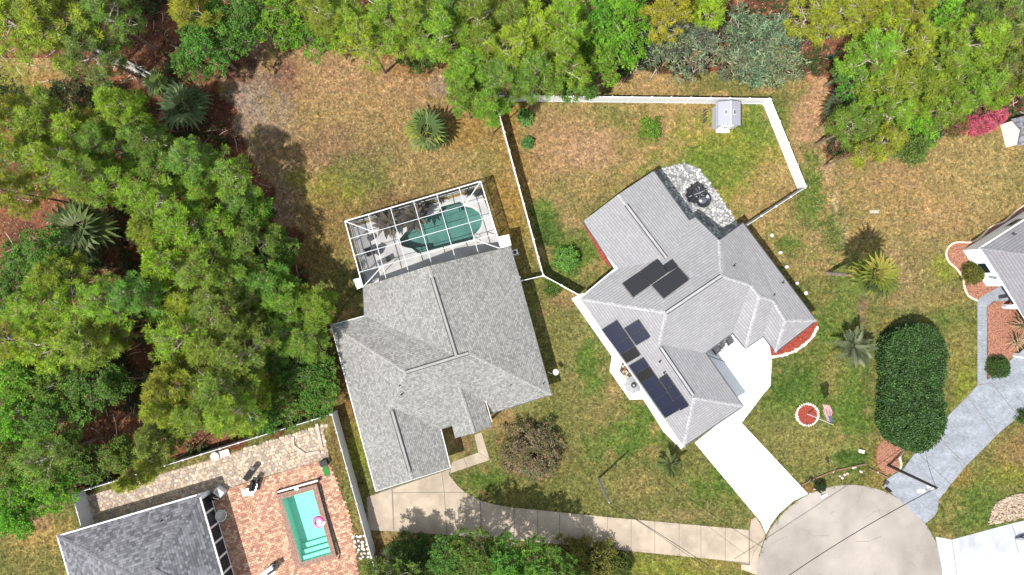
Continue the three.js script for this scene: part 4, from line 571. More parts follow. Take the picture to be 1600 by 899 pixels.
{ const c = V(1261.5, 648), t = thing('flower_bed', 'round red mulch bed ringed with white stones under the flagpole', 'flower bed', [c.x, 0, c.z]), f = rng(9), g = new THREE.DodecahedronGeometry(0.14, 1); hard.push(circle(1261, 648, 18, 20));
  put(t, 'mulch', slab(circle(0, 0, 1.08, 30), 0.06, 0.06), M.mulch); for (let i = 0; i < 30; i++) { const a = i / 30 * Math.PI * 2; put(t, 'edging_stone', g, M.whiteStone, new THREE.Vector3(Math.cos(a) * 1.06, 0.07, Math.sin(a) * 1.06), new THREE.Quaternion().setFromEuler(new THREE.Euler(f() * 3, -a + rr(-0.2, 0.2, f), 0)), new THREE.Vector3(rr(0.9, 1.35, f), rr(0.7, 1.1, f), rr(0.5, 0.75, f))); }
  const gr = thing('flagpole', 'slim white flagpole rising from the red mulch bed', 'flagpole', [gx(1262), 0.05, gz(647)]); put(gr, 'shaft', taperTube([new THREE.Vector3(0, 0, 0), new THREE.Vector3(0, 5.2, 0)], [0.05, 0.03], 10), M.white); put(gr, 'finial', new THREE.SphereGeometry(0.07, 12, 8).toNonIndexed(), std(lin(220, 190, 90), 0.3, { metalness: 0.8 }), new THREE.Vector3(0, 5.25, 0));
  const cv = document.createElement('canvas'); cv.width = 380; cv.height = 200; const x = cv.getContext('2d'); for (let i = 0; i < 13; i++) { x.fillStyle = i % 2 ? '#cfccca' : '#96192f'; x.fillRect(0, i * 200 / 13, 380, 200 / 13 + 1); } x.fillStyle = '#1e3870'; x.fillRect(0, 0, 152, 108); x.fillStyle = '#d6d6d6'; for (let r = 0; r < 9; r++) for (let k = 0; k < (r % 2 ? 5 : 6); k++) { x.beginPath(); x.arc(13 + (r % 2 ? 12.6 : 0) + k * 25.2, 11 + r * 10.8, 3.6, 0, 7); x.fill(); }
  const ft = new THREE.CanvasTexture(cv); ft.colorSpace = THREE.SRGBColorSpace; const fl = thing('flag', 'striped red white and blue flag flying from the flagpole', 'flag', [gx(1262), 3.95, gz(647)]), W = 1.75, Hh = 1.2, nx = 26, ny = 12, pos = [], uv = [], at = (i, j) => { const u = i / nx, v = j / ny, d = u * W, wv = Math.sin(u * 9 + v * 2) * 0.09 * u * 1.6; return [new THREE.Vector3(0.05 + 0.1 * d + wv * 0.9 - (1 - v) * 0.55 * u, v * Hh * (1 - 0.25 * u) - 0.12 * d - 0.1 * u * u, -0.05 - d * 0.86 + wv * 0.3), u, v]; };
  for (let i = 0; i < nx; i++) for (let j = 0; j < ny; j++) for (const [a, b] of [[0, 0], [1, 0], [1, 1], [0, 0], [1, 1], [0, 1]]) { const [p, u, v] = at(i + a, j + b); pos.push(p.x, p.y, p.z); uv.push(u, v); }
  put(fl, 'cloth', finish(pos, uv), new THREE.MeshPhysicalMaterial({ map: ft, roughness: 0.9, transmission: 0.25, thickness: 0, side: THREE.DoubleSide })); }

// ------------------------------------------------------------------ garden and patio things
{ const g = new THREE.DodecahedronGeometry(0.2, 1), f = rng(15); [[1206, 368, 'nearest the grey gate'], [1219, 395, 'second from the grey gate'], [1229, 417, 'third from the grey gate'], [1245, 443, 'fourth from the grey gate'], [1259, 458, 'farthest from the grey gate']].forEach(([x, y, w]) => { const p = V(x, y), t = thing('garden_stone', `pale round stone beside the solar house wall, ${w}`, 'stone', [p.x, 0, p.z], 'stones along the wall'); put(t, 'stone', g, M.whiteStone, new THREE.Vector3(0, 0.1, 0), new THREE.Quaternion().setFromEuler(new THREE.Euler(f(), f() * 6, f())), new THREE.Vector3(1.15, 0.75, 1)); }); }
{ const p = V(1366, 331), t = thing('utility_cover', 'small pale rectangular board lying in the dry field', 'board', [p.x, 0, p.z]); put(t, 'board', box(0.85, 0.06, 0.3, 0, 0.04, 0), M.stone); put(t, 'lip', box(0.9, 0.03, 0.34, 0, 0.02, 0), M.greyWood); }
{ const p = V(804.5, 395), t = thing('air_conditioner', 'white air conditioning unit beside the pool house eave', 'air conditioner', [p.x, 0, p.z]); put(t, 'cabinet', box(0.5, 0.75, 0.45, 0, 0.4, 0, 0.3), M.white); put(t, 'fan_grille', cyl(0.17, 0.17, 0.04, 0, 0.775, 0), M.dark); put(t, 'pad', box(0.7, 0.05, 0.65, 0, 0.03, 0, 0.3), M.grey); }
function chair(label, px, py, turn, mat, group, s = 1, name = 'patio_chair') { const p = V(px, py), t = thing(name, label, 'chair', [p.x, 0.06, p.z], group); t.rotation.y = turn; t.scale.setScalar(s); put(t, 'seat', box(0.56, 0.08, 0.56, 0, 0.4, 0), mat); const b = box(0.56, 0.55, 0.07); b.rotateX(-0.25); b.translate(0, 0.68, -0.31); put(t, 'backrest', b, mat); for (const sx of [-1, 1]) { put(t, 'armrest', box(0.07, 0.05, 0.55, sx * 0.29, 0.62, 0.02), mat); for (const sz of [-1, 1]) put(t, 'leg', box(0.05, 0.4, 0.05, sx * 0.25, 0.2, sz * 0.25), mat); } return t; }
{ const cm = std(lin(62, 62, 66), 0.7), tn = 0.92; chair('dark entry chair beside the shaded garage wall', 1117, 547, tn - 0.3, cm, 'entry seating', 1.15); chair('dark entry chair farther from the garage wall', 1137, 533, tn - 0.3, cm, 'entry seating', 1.15); const p = V(1126, 540), t = thing('side_table', 'small dark table between the two entry chairs', 'table', [p.x, 0.06, p.z]); t.rotation.y = tn; put(t, 'table_top', box(0.6, 0.05, 0.45, 0, 0.45, 0), cm); for (const a of [-1, 1]) for (const b of [-1, 1]) put(t, 'leg', box(0.05, 0.43, 0.05, a * 0.24, 0.215, b * 0.17), cm); }
{ const h = 2.25, c = V(990, 602, h), t = thing('patio_umbrella', 'round grey patio umbrella on the white side walk', 'umbrella', [c.x, 0.06, c.z]), n = 8, cm = std(lin(150, 150, 152, 0.8), 0.85, { side: THREE.DoubleSide }); put(t, 'pole', cyl(0.03, 0.03, h), M.dark); put(t, 'base', cyl(0.28, 0.25, 0.1), M.dark);
  for (let i = 0; i < n; i++) { const a0 = i / n * Math.PI * 2, a1 = (i + 1) / n * Math.PI * 2, am = (a0 + a1) / 2, r = 0.92, A = new THREE.Vector3(Math.cos(a0) * r, h - 0.32, Math.sin(a0) * r), B = new THREE.Vector3(Math.cos(a1) * r, h - 0.32, Math.sin(a1) * r), Mi = new THREE.Vector3(Math.cos(am) * r * 0.8, h - 0.3, Math.sin(am) * r * 0.8), T = new THREE.Vector3(0, h + 0.02, 0); put(t, 'canopy_panel', slope([T, A, Mi, B], 0.012), cm); put(t, 'rib', taperTube([T.clone().setY(h - 0.03), A.clone().setY(A.y - 0.03)], [0.012, 0.01], 5), M.dark); }
  put(t, 'vent_cap', cyl(0.26, 0.1, 0.1, 0, h + 0.02, 0, 12), M.dark); put(t, 'finial', cyl(0.09, 0.03, 0.1, 0, h + 0.12, 0, 10), M.white); }
{ const c = V(1089, 303), t = thing('covered_furniture', 'black tarp draped over patio furniture on the cobbled patio', 'tarp', [c.x, 0.06, c.z]), rad = [1.12, 1.05, 0.9, 0.82, 0.85, 1.0, 1.12, 1.15, 1.08, 1.1, 1.0, 1.05, 1.18, 1.1, 0.92, 1.0], pos = [], uv = [], n = 64, m = 14, at = (i, j) => { const a = i / n * Math.PI * 2, k = a / (Math.PI * 2) * 16, r0 = rad[Math.floor(k) % 16], r1 = rad[(Math.floor(k) + 1) % 16], r = (r0 + (r1 - r0) * (k % 1)) * (1 + 0.05 * Math.sin(a * 11)), q = j / m, y = 0.78 * (1 - smooth(0.55, 1, q)) + 0.1 * fbm(Math.cos(a) * q * 4 + 9, Math.sin(a) * q * 4 + 9, 88, 3) + (q < 0.9 ? 0.06 * Math.sin(a * 9 + q * 6) * q : 0); return [new THREE.Vector3(Math.cos(a) * r * q, Math.max(0.01, q >= 1 ? 0.01 : y), Math.sin(a) * r * q), i, j]; };
  for (let i = 0; i < n; i++) for (let j = 0; j < m; j++) for (const [a, b] of [[0, 0], [1, 1], [1, 0], [0, 0], [0, 1], [1, 1]]) { const [p, u, v] = at(i + a, j + b); pos.push(p.x, p.y, p.z); uv.push(u, v); }
  put(t, 'tarp', finish(pos, uv), std(lin(34, 34, 40), 0.32)); put(t, 'strap', taperTube([new THREE.Vector3(-0.9, 0.5, 0.35), new THREE.Vector3(-0.3, 0.93, 0.15), new THREE.Vector3(0.3, 0.93, -0.1), new THREE.Vector3(0.9, 0.55, -0.4)], [0.03, 0.03, 0.03, 0.03], 6), M.grey);
  const q = V(1096, 314), b = thing('fire_bowl', 'round steel fire bowl beside the black tarp', 'fire pit', [q.x, 0.06, q.z]); const lg = new THREE.LatheGeometry([[0.05, 0.3], [0.4, 0.34], [0.62, 0.55], [0.74, 0.58], [0.74, 0.62], [0.6, 0.6], [0.36, 0.42], [0.02, 0.38]].map(([u, v]) => new THREE.Vector2(u, v)), 28).toNonIndexed(); put(b, 'bowl', lg, std(lin(56, 56, 60), 0.3, { metalness: 0.5 })); const dm = new THREE.SphereGeometry(0.48, 20, 8, 0, Math.PI * 2, 0, 1.2).toNonIndexed(); dm.scale(1, 0.55, 1); put(b, 'spark_screen', dm, std(lin(120, 120, 126), 0.25, { metalness: 0.7 }), new THREE.Vector3(-0.04, 0.44, -0.05)); put(b, 'handle', box(0.2, 0.05, 0.05, -0.04, 0.76, -0.05), M.black); for (let i = 0; i < 3; i++) { const a = i * 2.1; put(b, 'leg', taperTube([new THREE.Vector3(Math.cos(a) * 0.35, 0.35, Math.sin(a) * 0.35), new THREE.Vector3(Math.cos(a) * 0.55, 0, Math.sin(a) * 0.55)], [0.03, 0.025], 6), M.black); } }
// things on the brick patio
{ const grill = (label, px, py, turn, lid) => { const p = V(px, py), t = thing('barbecue_grill', label, 'grill', [p.x, 0.07, p.z]); t.rotation.y = turn; const lg = new THREE.CylinderGeometry(0.36, 0.36, 0.95, 18, 1, false, 0, Math.PI).toNonIndexed(); lg.rotateZ(Math.PI / 2); lg.rotateX(-Math.PI / 2); put(t, 'cart', box(0.9, 0.75, 0.55, 0, 0.42, 0), M.dark); put(t, 'lid', lg, lid, new THREE.Vector3(0, 0.8, 0)); for (const s of [-1, 1]) put(t, 'side_shelf', box(0.4, 0.05, 0.5, s * 0.68, 0.8, 0), s < 0 ? M.white : M.dark); put(t, 'handle', box(0.7, 0.04, 0.04, 0, 1.0, 0.36), M.steel); for (const sx of [-1, 1]) put(t, 'wheel', (() => { const g = new THREE.CylinderGeometry(0.12, 0.12, 0.06, 14).toNonIndexed(); g.rotateZ(Math.PI / 2); return g; })(), M.black, new THREE.Vector3(sx * 0.42, 0.06, -0.2)); };
  grill('black kettle-backed grill near the flagstone edge of the brick patio', 401, 756, 1.3, M.black); grill('grey-lidded grill at the lower end of the brick patio', 427, 886, 0.6, std(lin(196, 200, 208), 0.35));
  const side = V(389, 766), tb = thing('side_table', 'white side table beside the black grill', 'table', [side.x, 0.07, side.z]); put(tb, 'table_top', box(0.8, 0.05, 0.65, 0, 0.7, 0, 0.25), M.white); for (const a of [-1, 1]) for (const b of [-1, 1]) put(tb, 'leg', box(0.05, 0.68, 0.05, a * 0.3, 0.34, b * 0.22), M.white);
  const lp = V(392, 739), lo = thing('lounge_chair', 'black sling lounge chair on the flagstone patio', 'lounge chair', [lp.x, 0.07, lp.z]); lo.rotation.y = 0.95; put(lo, 'seat', box(1.2, 0.06, 0.55, -0.15, 0.34, 0), M.black); const bk = box(0.65, 0.06, 0.55); bk.rotateZ(0.7); bk.translate(0.66, 0.55, 0); put(lo, 'backrest', bk, M.black); const pl = new THREE.SphereGeometry(0.3, 16, 8).toNonIndexed(); pl.scale(0.7, 0.35, 0.9); put(lo, 'pillow', pl, std(lin(92, 92, 96), 0.9), new THREE.Vector3(0.8, 0.78, 0)); for (const a of [-0.6, 0.35]) for (const b of [-0.24, 0.24]) put(lo, 'leg', box(0.04, 0.33, 0.04, a, 0.165, b), M.grey);
  const ap = V(347, 766), ac = thing('pool_heater', 'white equipment box at the corner of the glazed porch', 'equipment box', [ap.x, 0.06, ap.z]); ac.rotation.y = -0.6; put(ac, 'cabinet', box(0.85, 0.8, 0.6, 0, 0.45, 0), M.white); put(ac, 'fan_grille', box(0.7, 0.02, 0.46, 0, 0.86, 0), M.grey); put(ac, 'pad', box(1, 0.06, 0.75, 0, 0.03, 0), M.grey);
  const pp = V(335, 772), pf = thing('pump_filter', 'dark pool pump and filter tank beside the white equipment box', 'pool pump', [pp.x, 0.06, pp.z]); put(pf, 'tank', cyl(0.24, 0.2, 0.75, 0, 0.05, 0), M.dark); put(pf, 'motor', (() => { const g = new THREE.CylinderGeometry(0.13, 0.13, 0.5, 14).toNonIndexed(); g.rotateZ(Math.PI / 2); return g; })(), M.black, new THREE.Vector3(0.1, 0.18, 0.45)); put(pf, 'pipe', taperTube([new THREE.Vector3(0, 0.7, 0), new THREE.Vector3(0.3, 0.75, 0.2), new THREE.Vector3(0.5, 0.2, 0.45)], [0.04, 0.04, 0.04], 8), M.white);
  const hp = V(349, 803), hr = thing('round_chair', 'round white papasan chair on the shaded brick patio', 'chair', [hp.x, 0.06, hp.z]); const tg = new THREE.TorusGeometry(0.52, 0.04, 8, 30).toNonIndexed(); tg.rotateX(Math.PI / 2 - 0.35); put(hr, 'rim', tg, M.white, new THREE.Vector3(0, 0.55, 0)); const bw = new THREE.SphereGeometry(0.5, 20, 8, 0, Math.PI * 2, Math.PI - 1.1, 1.1).toNonIndexed(); bw.translate(0, 0.24, 0); bw.rotateX(-0.35); put(hr, 'cushion', bw, std(lin(196, 190, 182), 0.95), new THREE.Vector3(0, 0.55, 0)); for (let i = 0; i < 4; i++) { const a = i * 1.57 + 0.4; put(hr, 'leg', taperTube([new THREE.Vector3(Math.cos(a) * 0.3, 0.4, Math.sin(a) * 0.3), new THREE.Vector3(Math.cos(a) * 0.45, 0, Math.sin(a) * 0.45)], [0.03, 0.03], 6), M.white); }
  const gp = V(508, 722), gb = thing('storage_bin', 'black storage bin at the patio corner below the stone hexagon', 'bin', [gp.x, 0.06, gp.z]); put(gb, 'bin', box(0.7, 0.5, 0.5, 0, 0.28, 0, 0.3), M.black); put(gb, 'lid', box(0.74, 0.06, 0.54, 0, 0.57, 0, 0.3), M.dark);
  const mp = V(510, 736), mt = thing('turf_mat', 'green artificial turf mat beside the plunge pool', 'mat', [mp.x, 0.06, mp.z]); put(mt, 'mat', box(0.5, 0.03, 0.9, 0, 0.03, 0, 0.3), std(lin(40, 110, 44), 0.95)); put(mt, 'edging', box(0.55, 0.02, 0.95, 0, 0.02, 0, 0.3), M.dark);
  const sink = V(338, 712), sk = thing('outdoor_basin', 'white basin and lid beside the grey fence above the flagstones', 'basin', [sink.x, 0.06, sink.z]); put(sk, 'tub', cyl(0.34, 0.38, 0.4, 0, 0, 0), M.white); put(sk, 'tray', box(0.95, 0.12, 0.6, 0.85, 0.1, -0.25, 0.3), std(lin(214, 204, 194), 0.6)); put(sk, 'lid', cyl(0.3, 0.3, 0.04, 0, 0.4, 0), std(lin(230, 226, 220), 0.5));
  const hx = V(477, 690), hexa = thing('stone_hexagon', 'half hexagon of raised pale stone edging on the flagstone patio', 'stone edging', [hx.x, 0.06, hx.z]); [[[457.5, 682], [458.5, 696]], [[459, 697], [477, 710]], [[478, 710], [500, 706]], [[495, 662], [503, 700]]].forEach(([a, b]) => put(hexa, 'edging_block', beam(V(...a).sub(hx).setY(0.06), V(...b).sub(hx).setY(0.06), 0.3, 0.12), M.stone));
}
{ // cobbles by the fence, rubble bed near the pale drive
  const c = V(562, 855), t = thing('stone_border', 'patch of white cobbles between the brick patio and the grey fence', 'cobbles', [c.x, 0.0, c.z]), f = rng(21), gs = [0, 1, 2].map((k) => { const g = new THREE.IcosahedronGeometry(0.24, 1), p = g.attributes.position; for (let i = 0; i < p.count; i++) { const n = 1 + 0.25 * (vn(p.getX(i) * 9 + k * 5, p.getZ(i) * 9 + p.getY(i) * 4, 90) - 0.5); p.setXYZ(i, p.getX(i) * n, p.getY(i) * 0.5 * n, p.getZ(i) * n); } g.computeVertexNormals(); return g; });
  put(t, 'soil', slab([[-0.75, -1.15], [0.3, -1.25], [0.9, 1.1], [-0.3, 1.3]], 0.02, 0.03), std(lin(70, 64, 58), 1)); for (let r = 0; r < 6; r++) for (let k = 0; k < 4; k++) put(t, 'cobble', gs[(r + k) % 3], M.whiteStone, new THREE.Vector3(-0.62 + (k + (r % 2) * 0.4) * 0.34 + r * 0.11 + rr(-0.1, 0.1, f), 0.08, -1.0 + r * 0.4 + rr(-0.13, 0.13, f)), new THREE.Quaternion().setFromAxisAngle(new THREE.Vector3(0, 1, 0), f() * 6), new THREE.Vector3(rr(0.45, 0.85, f), rr(0.6, 0.9, f), rr(0.4, 0.7, f)));
  const mats = [], cols = [], poly = [[1545, 820], [1549, 800], [1556, 785], [1580, 776], [1640, 760], [1640, 808], [1600, 808]]; hard.push(poly); while (mats.length < 900) { const x = rr(1540, 1640, f), y = rr(760, 822, f); if (!inPoly(x, y, poly)) continue; const p = V(x, y); p.y = 0.05 + f() * 0.05; mats.push(new THREE.Matrix4().compose(p, new THREE.Quaternion().setFromEuler(new THREE.Euler(f(), f() * 6, f())), new THREE.Vector3(rr(0.35, 0.9, f), rr(0.4, 0.8, f), rr(0.35, 0.7, f)))); const k = rr(0.5, 1.1, f); cols.push(lin(196, 174, 152).multiplyScalar(k * 0.72)); }
  structure('rock_bed', slab(P2(poly), 0.02, 0.03), std(lin(150, 120, 94), 1, { map: grainTex }), 'bed of loose pale rubble above the pale driveway'); scene.add(stuff('rubble', 'loose pale rubble stones above the pale driveway', 'rubble', gs[0], std(new THREE.Color(1, 1, 1), 0.95), mats, cols));
}
{ // timber edging, lamps and mailboxes by the turning circle
  const tim = (label, a, b) => { const A = V(...a), B = V(...b), t = thing('edging_timber', label, 'timber', [A.x, 0, A.z], 'landscape timbers'); part(t, 'timber', beam(A.clone().setY(0.09), B.clone().setY(0.09), 0.13, 0.16), M.wood); };
  tim('dark edging timber nearest the white driveway above the circle', [1252, 758], [1272, 748]); tim('middle edging timber in the line above the turning circle', [1274, 747], [1302, 736]); tim('long straight edging timber above the turning circle', [1306, 735], [1352, 725]); tim('edging timber sloping down to the stamped driveway', [1357, 732], [1386, 746]);
  const lamp = (label, px, py, col) => { const p = V(px, py), t = thing('garden_lamp', label, 'garden lamp', [p.x, 0, p.z], 'small garden lamps'); put(t, 'stake', cyl(0.05, 0.05, 0.35), M.dark); put(t, 'globe', new THREE.SphereGeometry(0.15, 14, 10).toNonIndexed(), col, new THREE.Vector3(0, 0.42, 0)); put(t, 'cap', cyl(0.17, 0.05, 0.1, 0.0, 0.5, 0, 12), M.dark); };
  lamp('small black-topped lamp in the lawn below the flag bed', 1290, 719, M.white); lamp('small lamp at the edging timber by the white driveway', 1265, 749, M.whiteStone);
  const tp = V(1345, 705), tb = thing('meter_box', 'small white meter box on the green lawn', 'meter box', [tp.x, 0, tp.z]); put(tb, 'box', box(0.5, 0.2, 0.28, 0, 0.1, 0, -0.25), M.white); put(tb, 'lid', box(0.54, 0.04, 0.32, 0, 0.22, 0, -0.25), M.whiteStone);
  const mail = (label, px, py, col, turn) => { const p = V(px, py), t = thing('mailbox', label, 'mailbox', [p.x, 0, p.z]); t.rotation.y = turn; put(t, 'post', box(0.1, 1.1, 0.1, 0, 0.55, 0), M.whiteStone); const g = new THREE.CylinderGeometry(0.14, 0.14, 0.55, 16, 1, false, 0, Math.PI).toNonIndexed(); g.rotateZ(Math.PI / 2); g.rotateX(-Math.PI / 2); put(t, 'box', box(0.55, 0.2, 0.28, 0, 1.17, 0), col); put(t, 'lid', g, col, new THREE.Vector3(0, 1.27, 0)); put(t, 'flag', box(0.03, 0.16, 0.08, 0.1, 1.4, 0.16), std(lin(180, 30, 30), 0.5)); };
  mail('white mailbox at the kerb by the dark shrub', 1279, 769, M.white, 0.5); mail('black mailbox at the corner of the stamped driveway', 1378, 760, M.black, -0.7);
  const f = rng(33), g = new THREE.DodecahedronGeometry(0.13, 0); let n = 0; for (const [x, y] of [[1302, 737], [1312, 744], [1316, 747], [1320, 742], [1324, 740], [1345, 737], [1371, 738], [1266, 771], [1273, 764], [1283, 771], [1336, 730], [1333, 731]]) { const p = V(x, y), t = thing('garden_rock', `small pale rock ${['on the timber line', 'upper left of the weedy strip', 'left middle of the weedy strip', 'middle of the weedy strip', 'right middle of the weedy strip', 'right end of the weedy strip', 'by the sloping timber', 'tip of the white driveway', 'beside the white mailbox', 'at the kerb under the mailbox', 'touching the long timber', 'just left of the long timber stone'][n++]}`, 'rock', [p.x, 0, p.z], 'scattered kerb rocks'); put(t, 'rock', g, M.whiteStone, new THREE.Vector3(0, 0.06, 0), new THREE.Quaternion().setFromEuler(new THREE.Euler(f() * 3, f() * 3, 0)), new THREE.Vector3(rr(0.8, 1.6, f), 0.8, rr(0.7, 1.1, f))); }
  const box1 = V(1496, 860); void box1;
}
{ // parked car, mostly past the picture edge
  const p = V(1622, 845), t = thing('parked_car', 'white car parked at the picture edge on the pale driveway', 'car', [p.x, 0.06, p.z]); t.rotation.y = 0.26; const paint = new THREE.MeshPhysicalMaterial({ color: lin(240, 241, 243, 0.9), roughness: 0.3, clearcoat: 1, clearcoatRoughness: 0.05 });
  const ext = (pts, w, bev) => { const s = new THREE.Shape(pts.map(([x, y]) => new THREE.Vector2(x, y))), g = new THREE.ExtrudeGeometry(s, { depth: w - 2 * bev, bevelEnabled: true, bevelSize: bev, bevelThickness: bev, bevelSegments: 3, curveSegments: 6 }); g.translate(0, 0, -w / 2 + bev); return g.toNonIndexed ? g.toNonIndexed() : g; };
  put(t, 'body', ext([[-2.2, 0.3], [2.2, 0.3], [2.25, 0.75], [2.05, 0.92], [-1.0, 1.0], [-2.1, 0.88], [-2.28, 0.6]], 1.8, 0.08), paint); put(t, 'cabin', ext([[-1.05, 0.95], [-0.35, 1.42], [1.2, 1.44], [1.95, 0.95]], 1.55, 0.06), M.glass); put(t, 'roof', ext([[-0.3, 1.45], [-0.2, 1.5], [1.1, 1.52], [1.2, 1.47]], 1.42, 0.04), paint);
  const wg = new THREE.CylinderGeometry(0.33, 0.33, 0.22, 24).toNonIndexed(); wg.rotateX(Math.PI / 2); const rg = new THREE.CylinderGeometry(0.2, 0.2, 0.235, 18).toNonIndexed(); rg.rotateX(Math.PI / 2); for (const x of [-1.4, 1.35]) for (const z of [-0.82, 0.82]) { const w = put(t, 'wheel', wg, M.black, new THREE.Vector3(x, 0.33, z)); put(w, 'rim', rg, M.steel); } for (const z of [-0.62, 0.62]) { put(t, 'headlight', box(0.1, 0.14, 0.34, -2.24, 0.68, z), M.glass); put(t, 'mirror', box(0.16, 0.12, 0.2, -0.75, 1.02, z * 1.58), paint); }
}
{ // furniture and pots inside the cage
  const cm = std(lin(40, 40, 44), 0.6); const cp = V(583, 395); const rt = V(580.5, 372.5), r1 = thing('side_table', 'small round dark table on the cage deck near the big plants', 'table', [rt.x, 0.06, rt.z]); put(r1, 'table_top', cyl(0.32, 0.32, 0.04, 0, 0.55, 0), cm); put(r1, 'pedestal', cyl(0.05, 0.05, 0.55), cm); put(r1, 'base', cyl(0.22, 0.2, 0.04), cm);
  chair('dark wicker chair on the cage deck, left of the pair', 579, 395, 0.4, cm, 'cage chairs', 1.1); chair('dark wicker chair on the cage deck, right of the pair', 591, 393, -0.5, cm, 'cage chairs', 1.1);
  const lp = V(599, 409), lo = thing('lounge_chair', 'dark lounge chair on the cage deck beside the house', 'lounge chair', [lp.x, 0.06, lp.z]); lo.rotation.y = 0.4; put(lo, 'seat', box(0.9, 0.06, 0.55, 0, 0.35, 0), std(lin(90, 90, 92), 0.8)); const bk = box(0.6, 0.06, 0.55); bk.rotateZ(0.8); bk.translate(0.6, 0.56, 0); put(lo, 'backrest', bk, cm); for (const a of [-0.4, 0.4]) for (const b of [-0.24, 0.24]) put(lo, 'leg', box(0.04, 0.34, 0.04, a, 0.17, b), cm);
  const bin = V(747, 303), bb = thing('deck_box', 'dark deck box in the far corner of the cage', 'deck box', [bin.x, 0.06, bin.z]); put(bb, 'box', box(0.75, 0.5, 0.5, 0, 0.27, 0, 0.3), std(lin(110, 104, 98), 0.8)); put(bb, 'lid', box(0.8, 0.06, 0.55, 0, 0.55, 0, 0.3), M.dark);
}

// ------------------------------------------------------------------ vegetation
const leafMat = new THREE.MeshPhysicalMaterial({ color: 0xffffff, roughness: 0.85, transmission: 0.45, thickness: 0, side: THREE.DoubleSide, specularIntensity: 0.3 });
const glossyLeaf = new THREE.MeshPhysicalMaterial({ color: 0xffffff, roughness: 0.5, transmission: 0.25, thickness: 0, side: THREE.DoubleSide, specularIntensity: 0.6 });
const Q = (x, y, z) => new THREE.Quaternion().setFromEuler(new THREE.Euler(x, y, z));
const V3 = (x, y, z) => new THREE.Vector3(x, y, z);
// needle tuft: narrow blades bursting from a twig end
function tuftGeo(n, len, wid, seed, up = 0.1) {
  const f = rng(seed), pos = [], uv = [];
  for (let i = 0; i < n; i++) {
    const a = f() * Math.PI * 2, y = up + (1 - up) * f() * 0.95, r = Math.sqrt(Math.max(0.05, 1 - y * y)), d = V3(Math.cos(a) * r, y, Math.sin(a) * r).normalize(), s = V3(-Math.sin(a + f()), (f() - 0.5) * 0.8, Math.cos(a + f())).normalize().multiplyScalar(wid / 2), L2 = len * (0.7 + 0.5 * f()), o = d.clone().multiplyScalar(len * 0.1);
    const m = o.clone().addScaledVector(d, L2 * 0.55), tip = o.clone().addScaledVector(d, L2); tip.y -= L2 * 0.12;
    for (const v of [o.clone().sub(s), m.clone().add(s), m.clone().sub(s), m.clone().sub(s), m.clone().add(s), tip]) { pos.push(v.x, v.y, v.z); uv.push(0, 0); }
  }
  return finish(pos, uv);
}
// leaf cluster: pointed leaves, each folded along its rib, spread through a small volume
function leavesGeo(n, rad, len, wid, seed, up = 0.35) {
  const f = rng(seed), pos = [], uv = [];
  for (let i = 0; i < n; i++) {
    const c = V3(f() - 0.5, (f() - 0.5) * 0.8, f() - 0.5).multiplyScalar(rad * 2), d = V3(f() - 0.5, (f() - 0.5) * 0.7 + 0.1, f() - 0.5).normalize(), nrm = V3((f() - 0.5) * 1.4, up + f(), (f() - 0.5) * 1.4).normalize(), s = V3(0, 0, 0).crossVectors(d, nrm).normalize().multiplyScalar(wid / 2), l = len * (0.7 + 0.6 * f()), b = c.clone(), m = c.clone().addScaledVector(d, l * 0.5), e = c.clone().addScaledVector(d, l); m.addScaledVector(nrm, l * 0.06); e.y -= l * 0.1;
    const Lf = m.clone().add(s).addScaledVector(nrm, l * 0.05), Rt = m.clone().sub(s).addScaledVector(nrm, l * 0.05);
    for (const v of [b, m, Lf, Lf, m, e, b, Rt, m, m, Rt, e]) { pos.push(v.x, v.y, v.z); uv.push(0, 0); }
  }
  return finish(pos, uv);
}
const tufts = [tuftGeo(15, 0.62, 0.088, 101), tuftGeo(14, 0.58, 0.092, 102)], leafy = leavesGeo(11, 0.2, 0.26, 0.13, 104), fine = leavesGeo(14, 0.2, 0.18, 0.08, 105), long = leavesGeo(8, 0.22, 0.46, 0.13, 106);
function tint(c, f, v = 0.42) { const k = Math.exp((f() - 0.5) * 2 * v), w = (f() - 0.5) * 0.22; return new THREE.Color(c[0] * k * (1 + w), c[1] * k, c[2] * k * (1 - w)); }

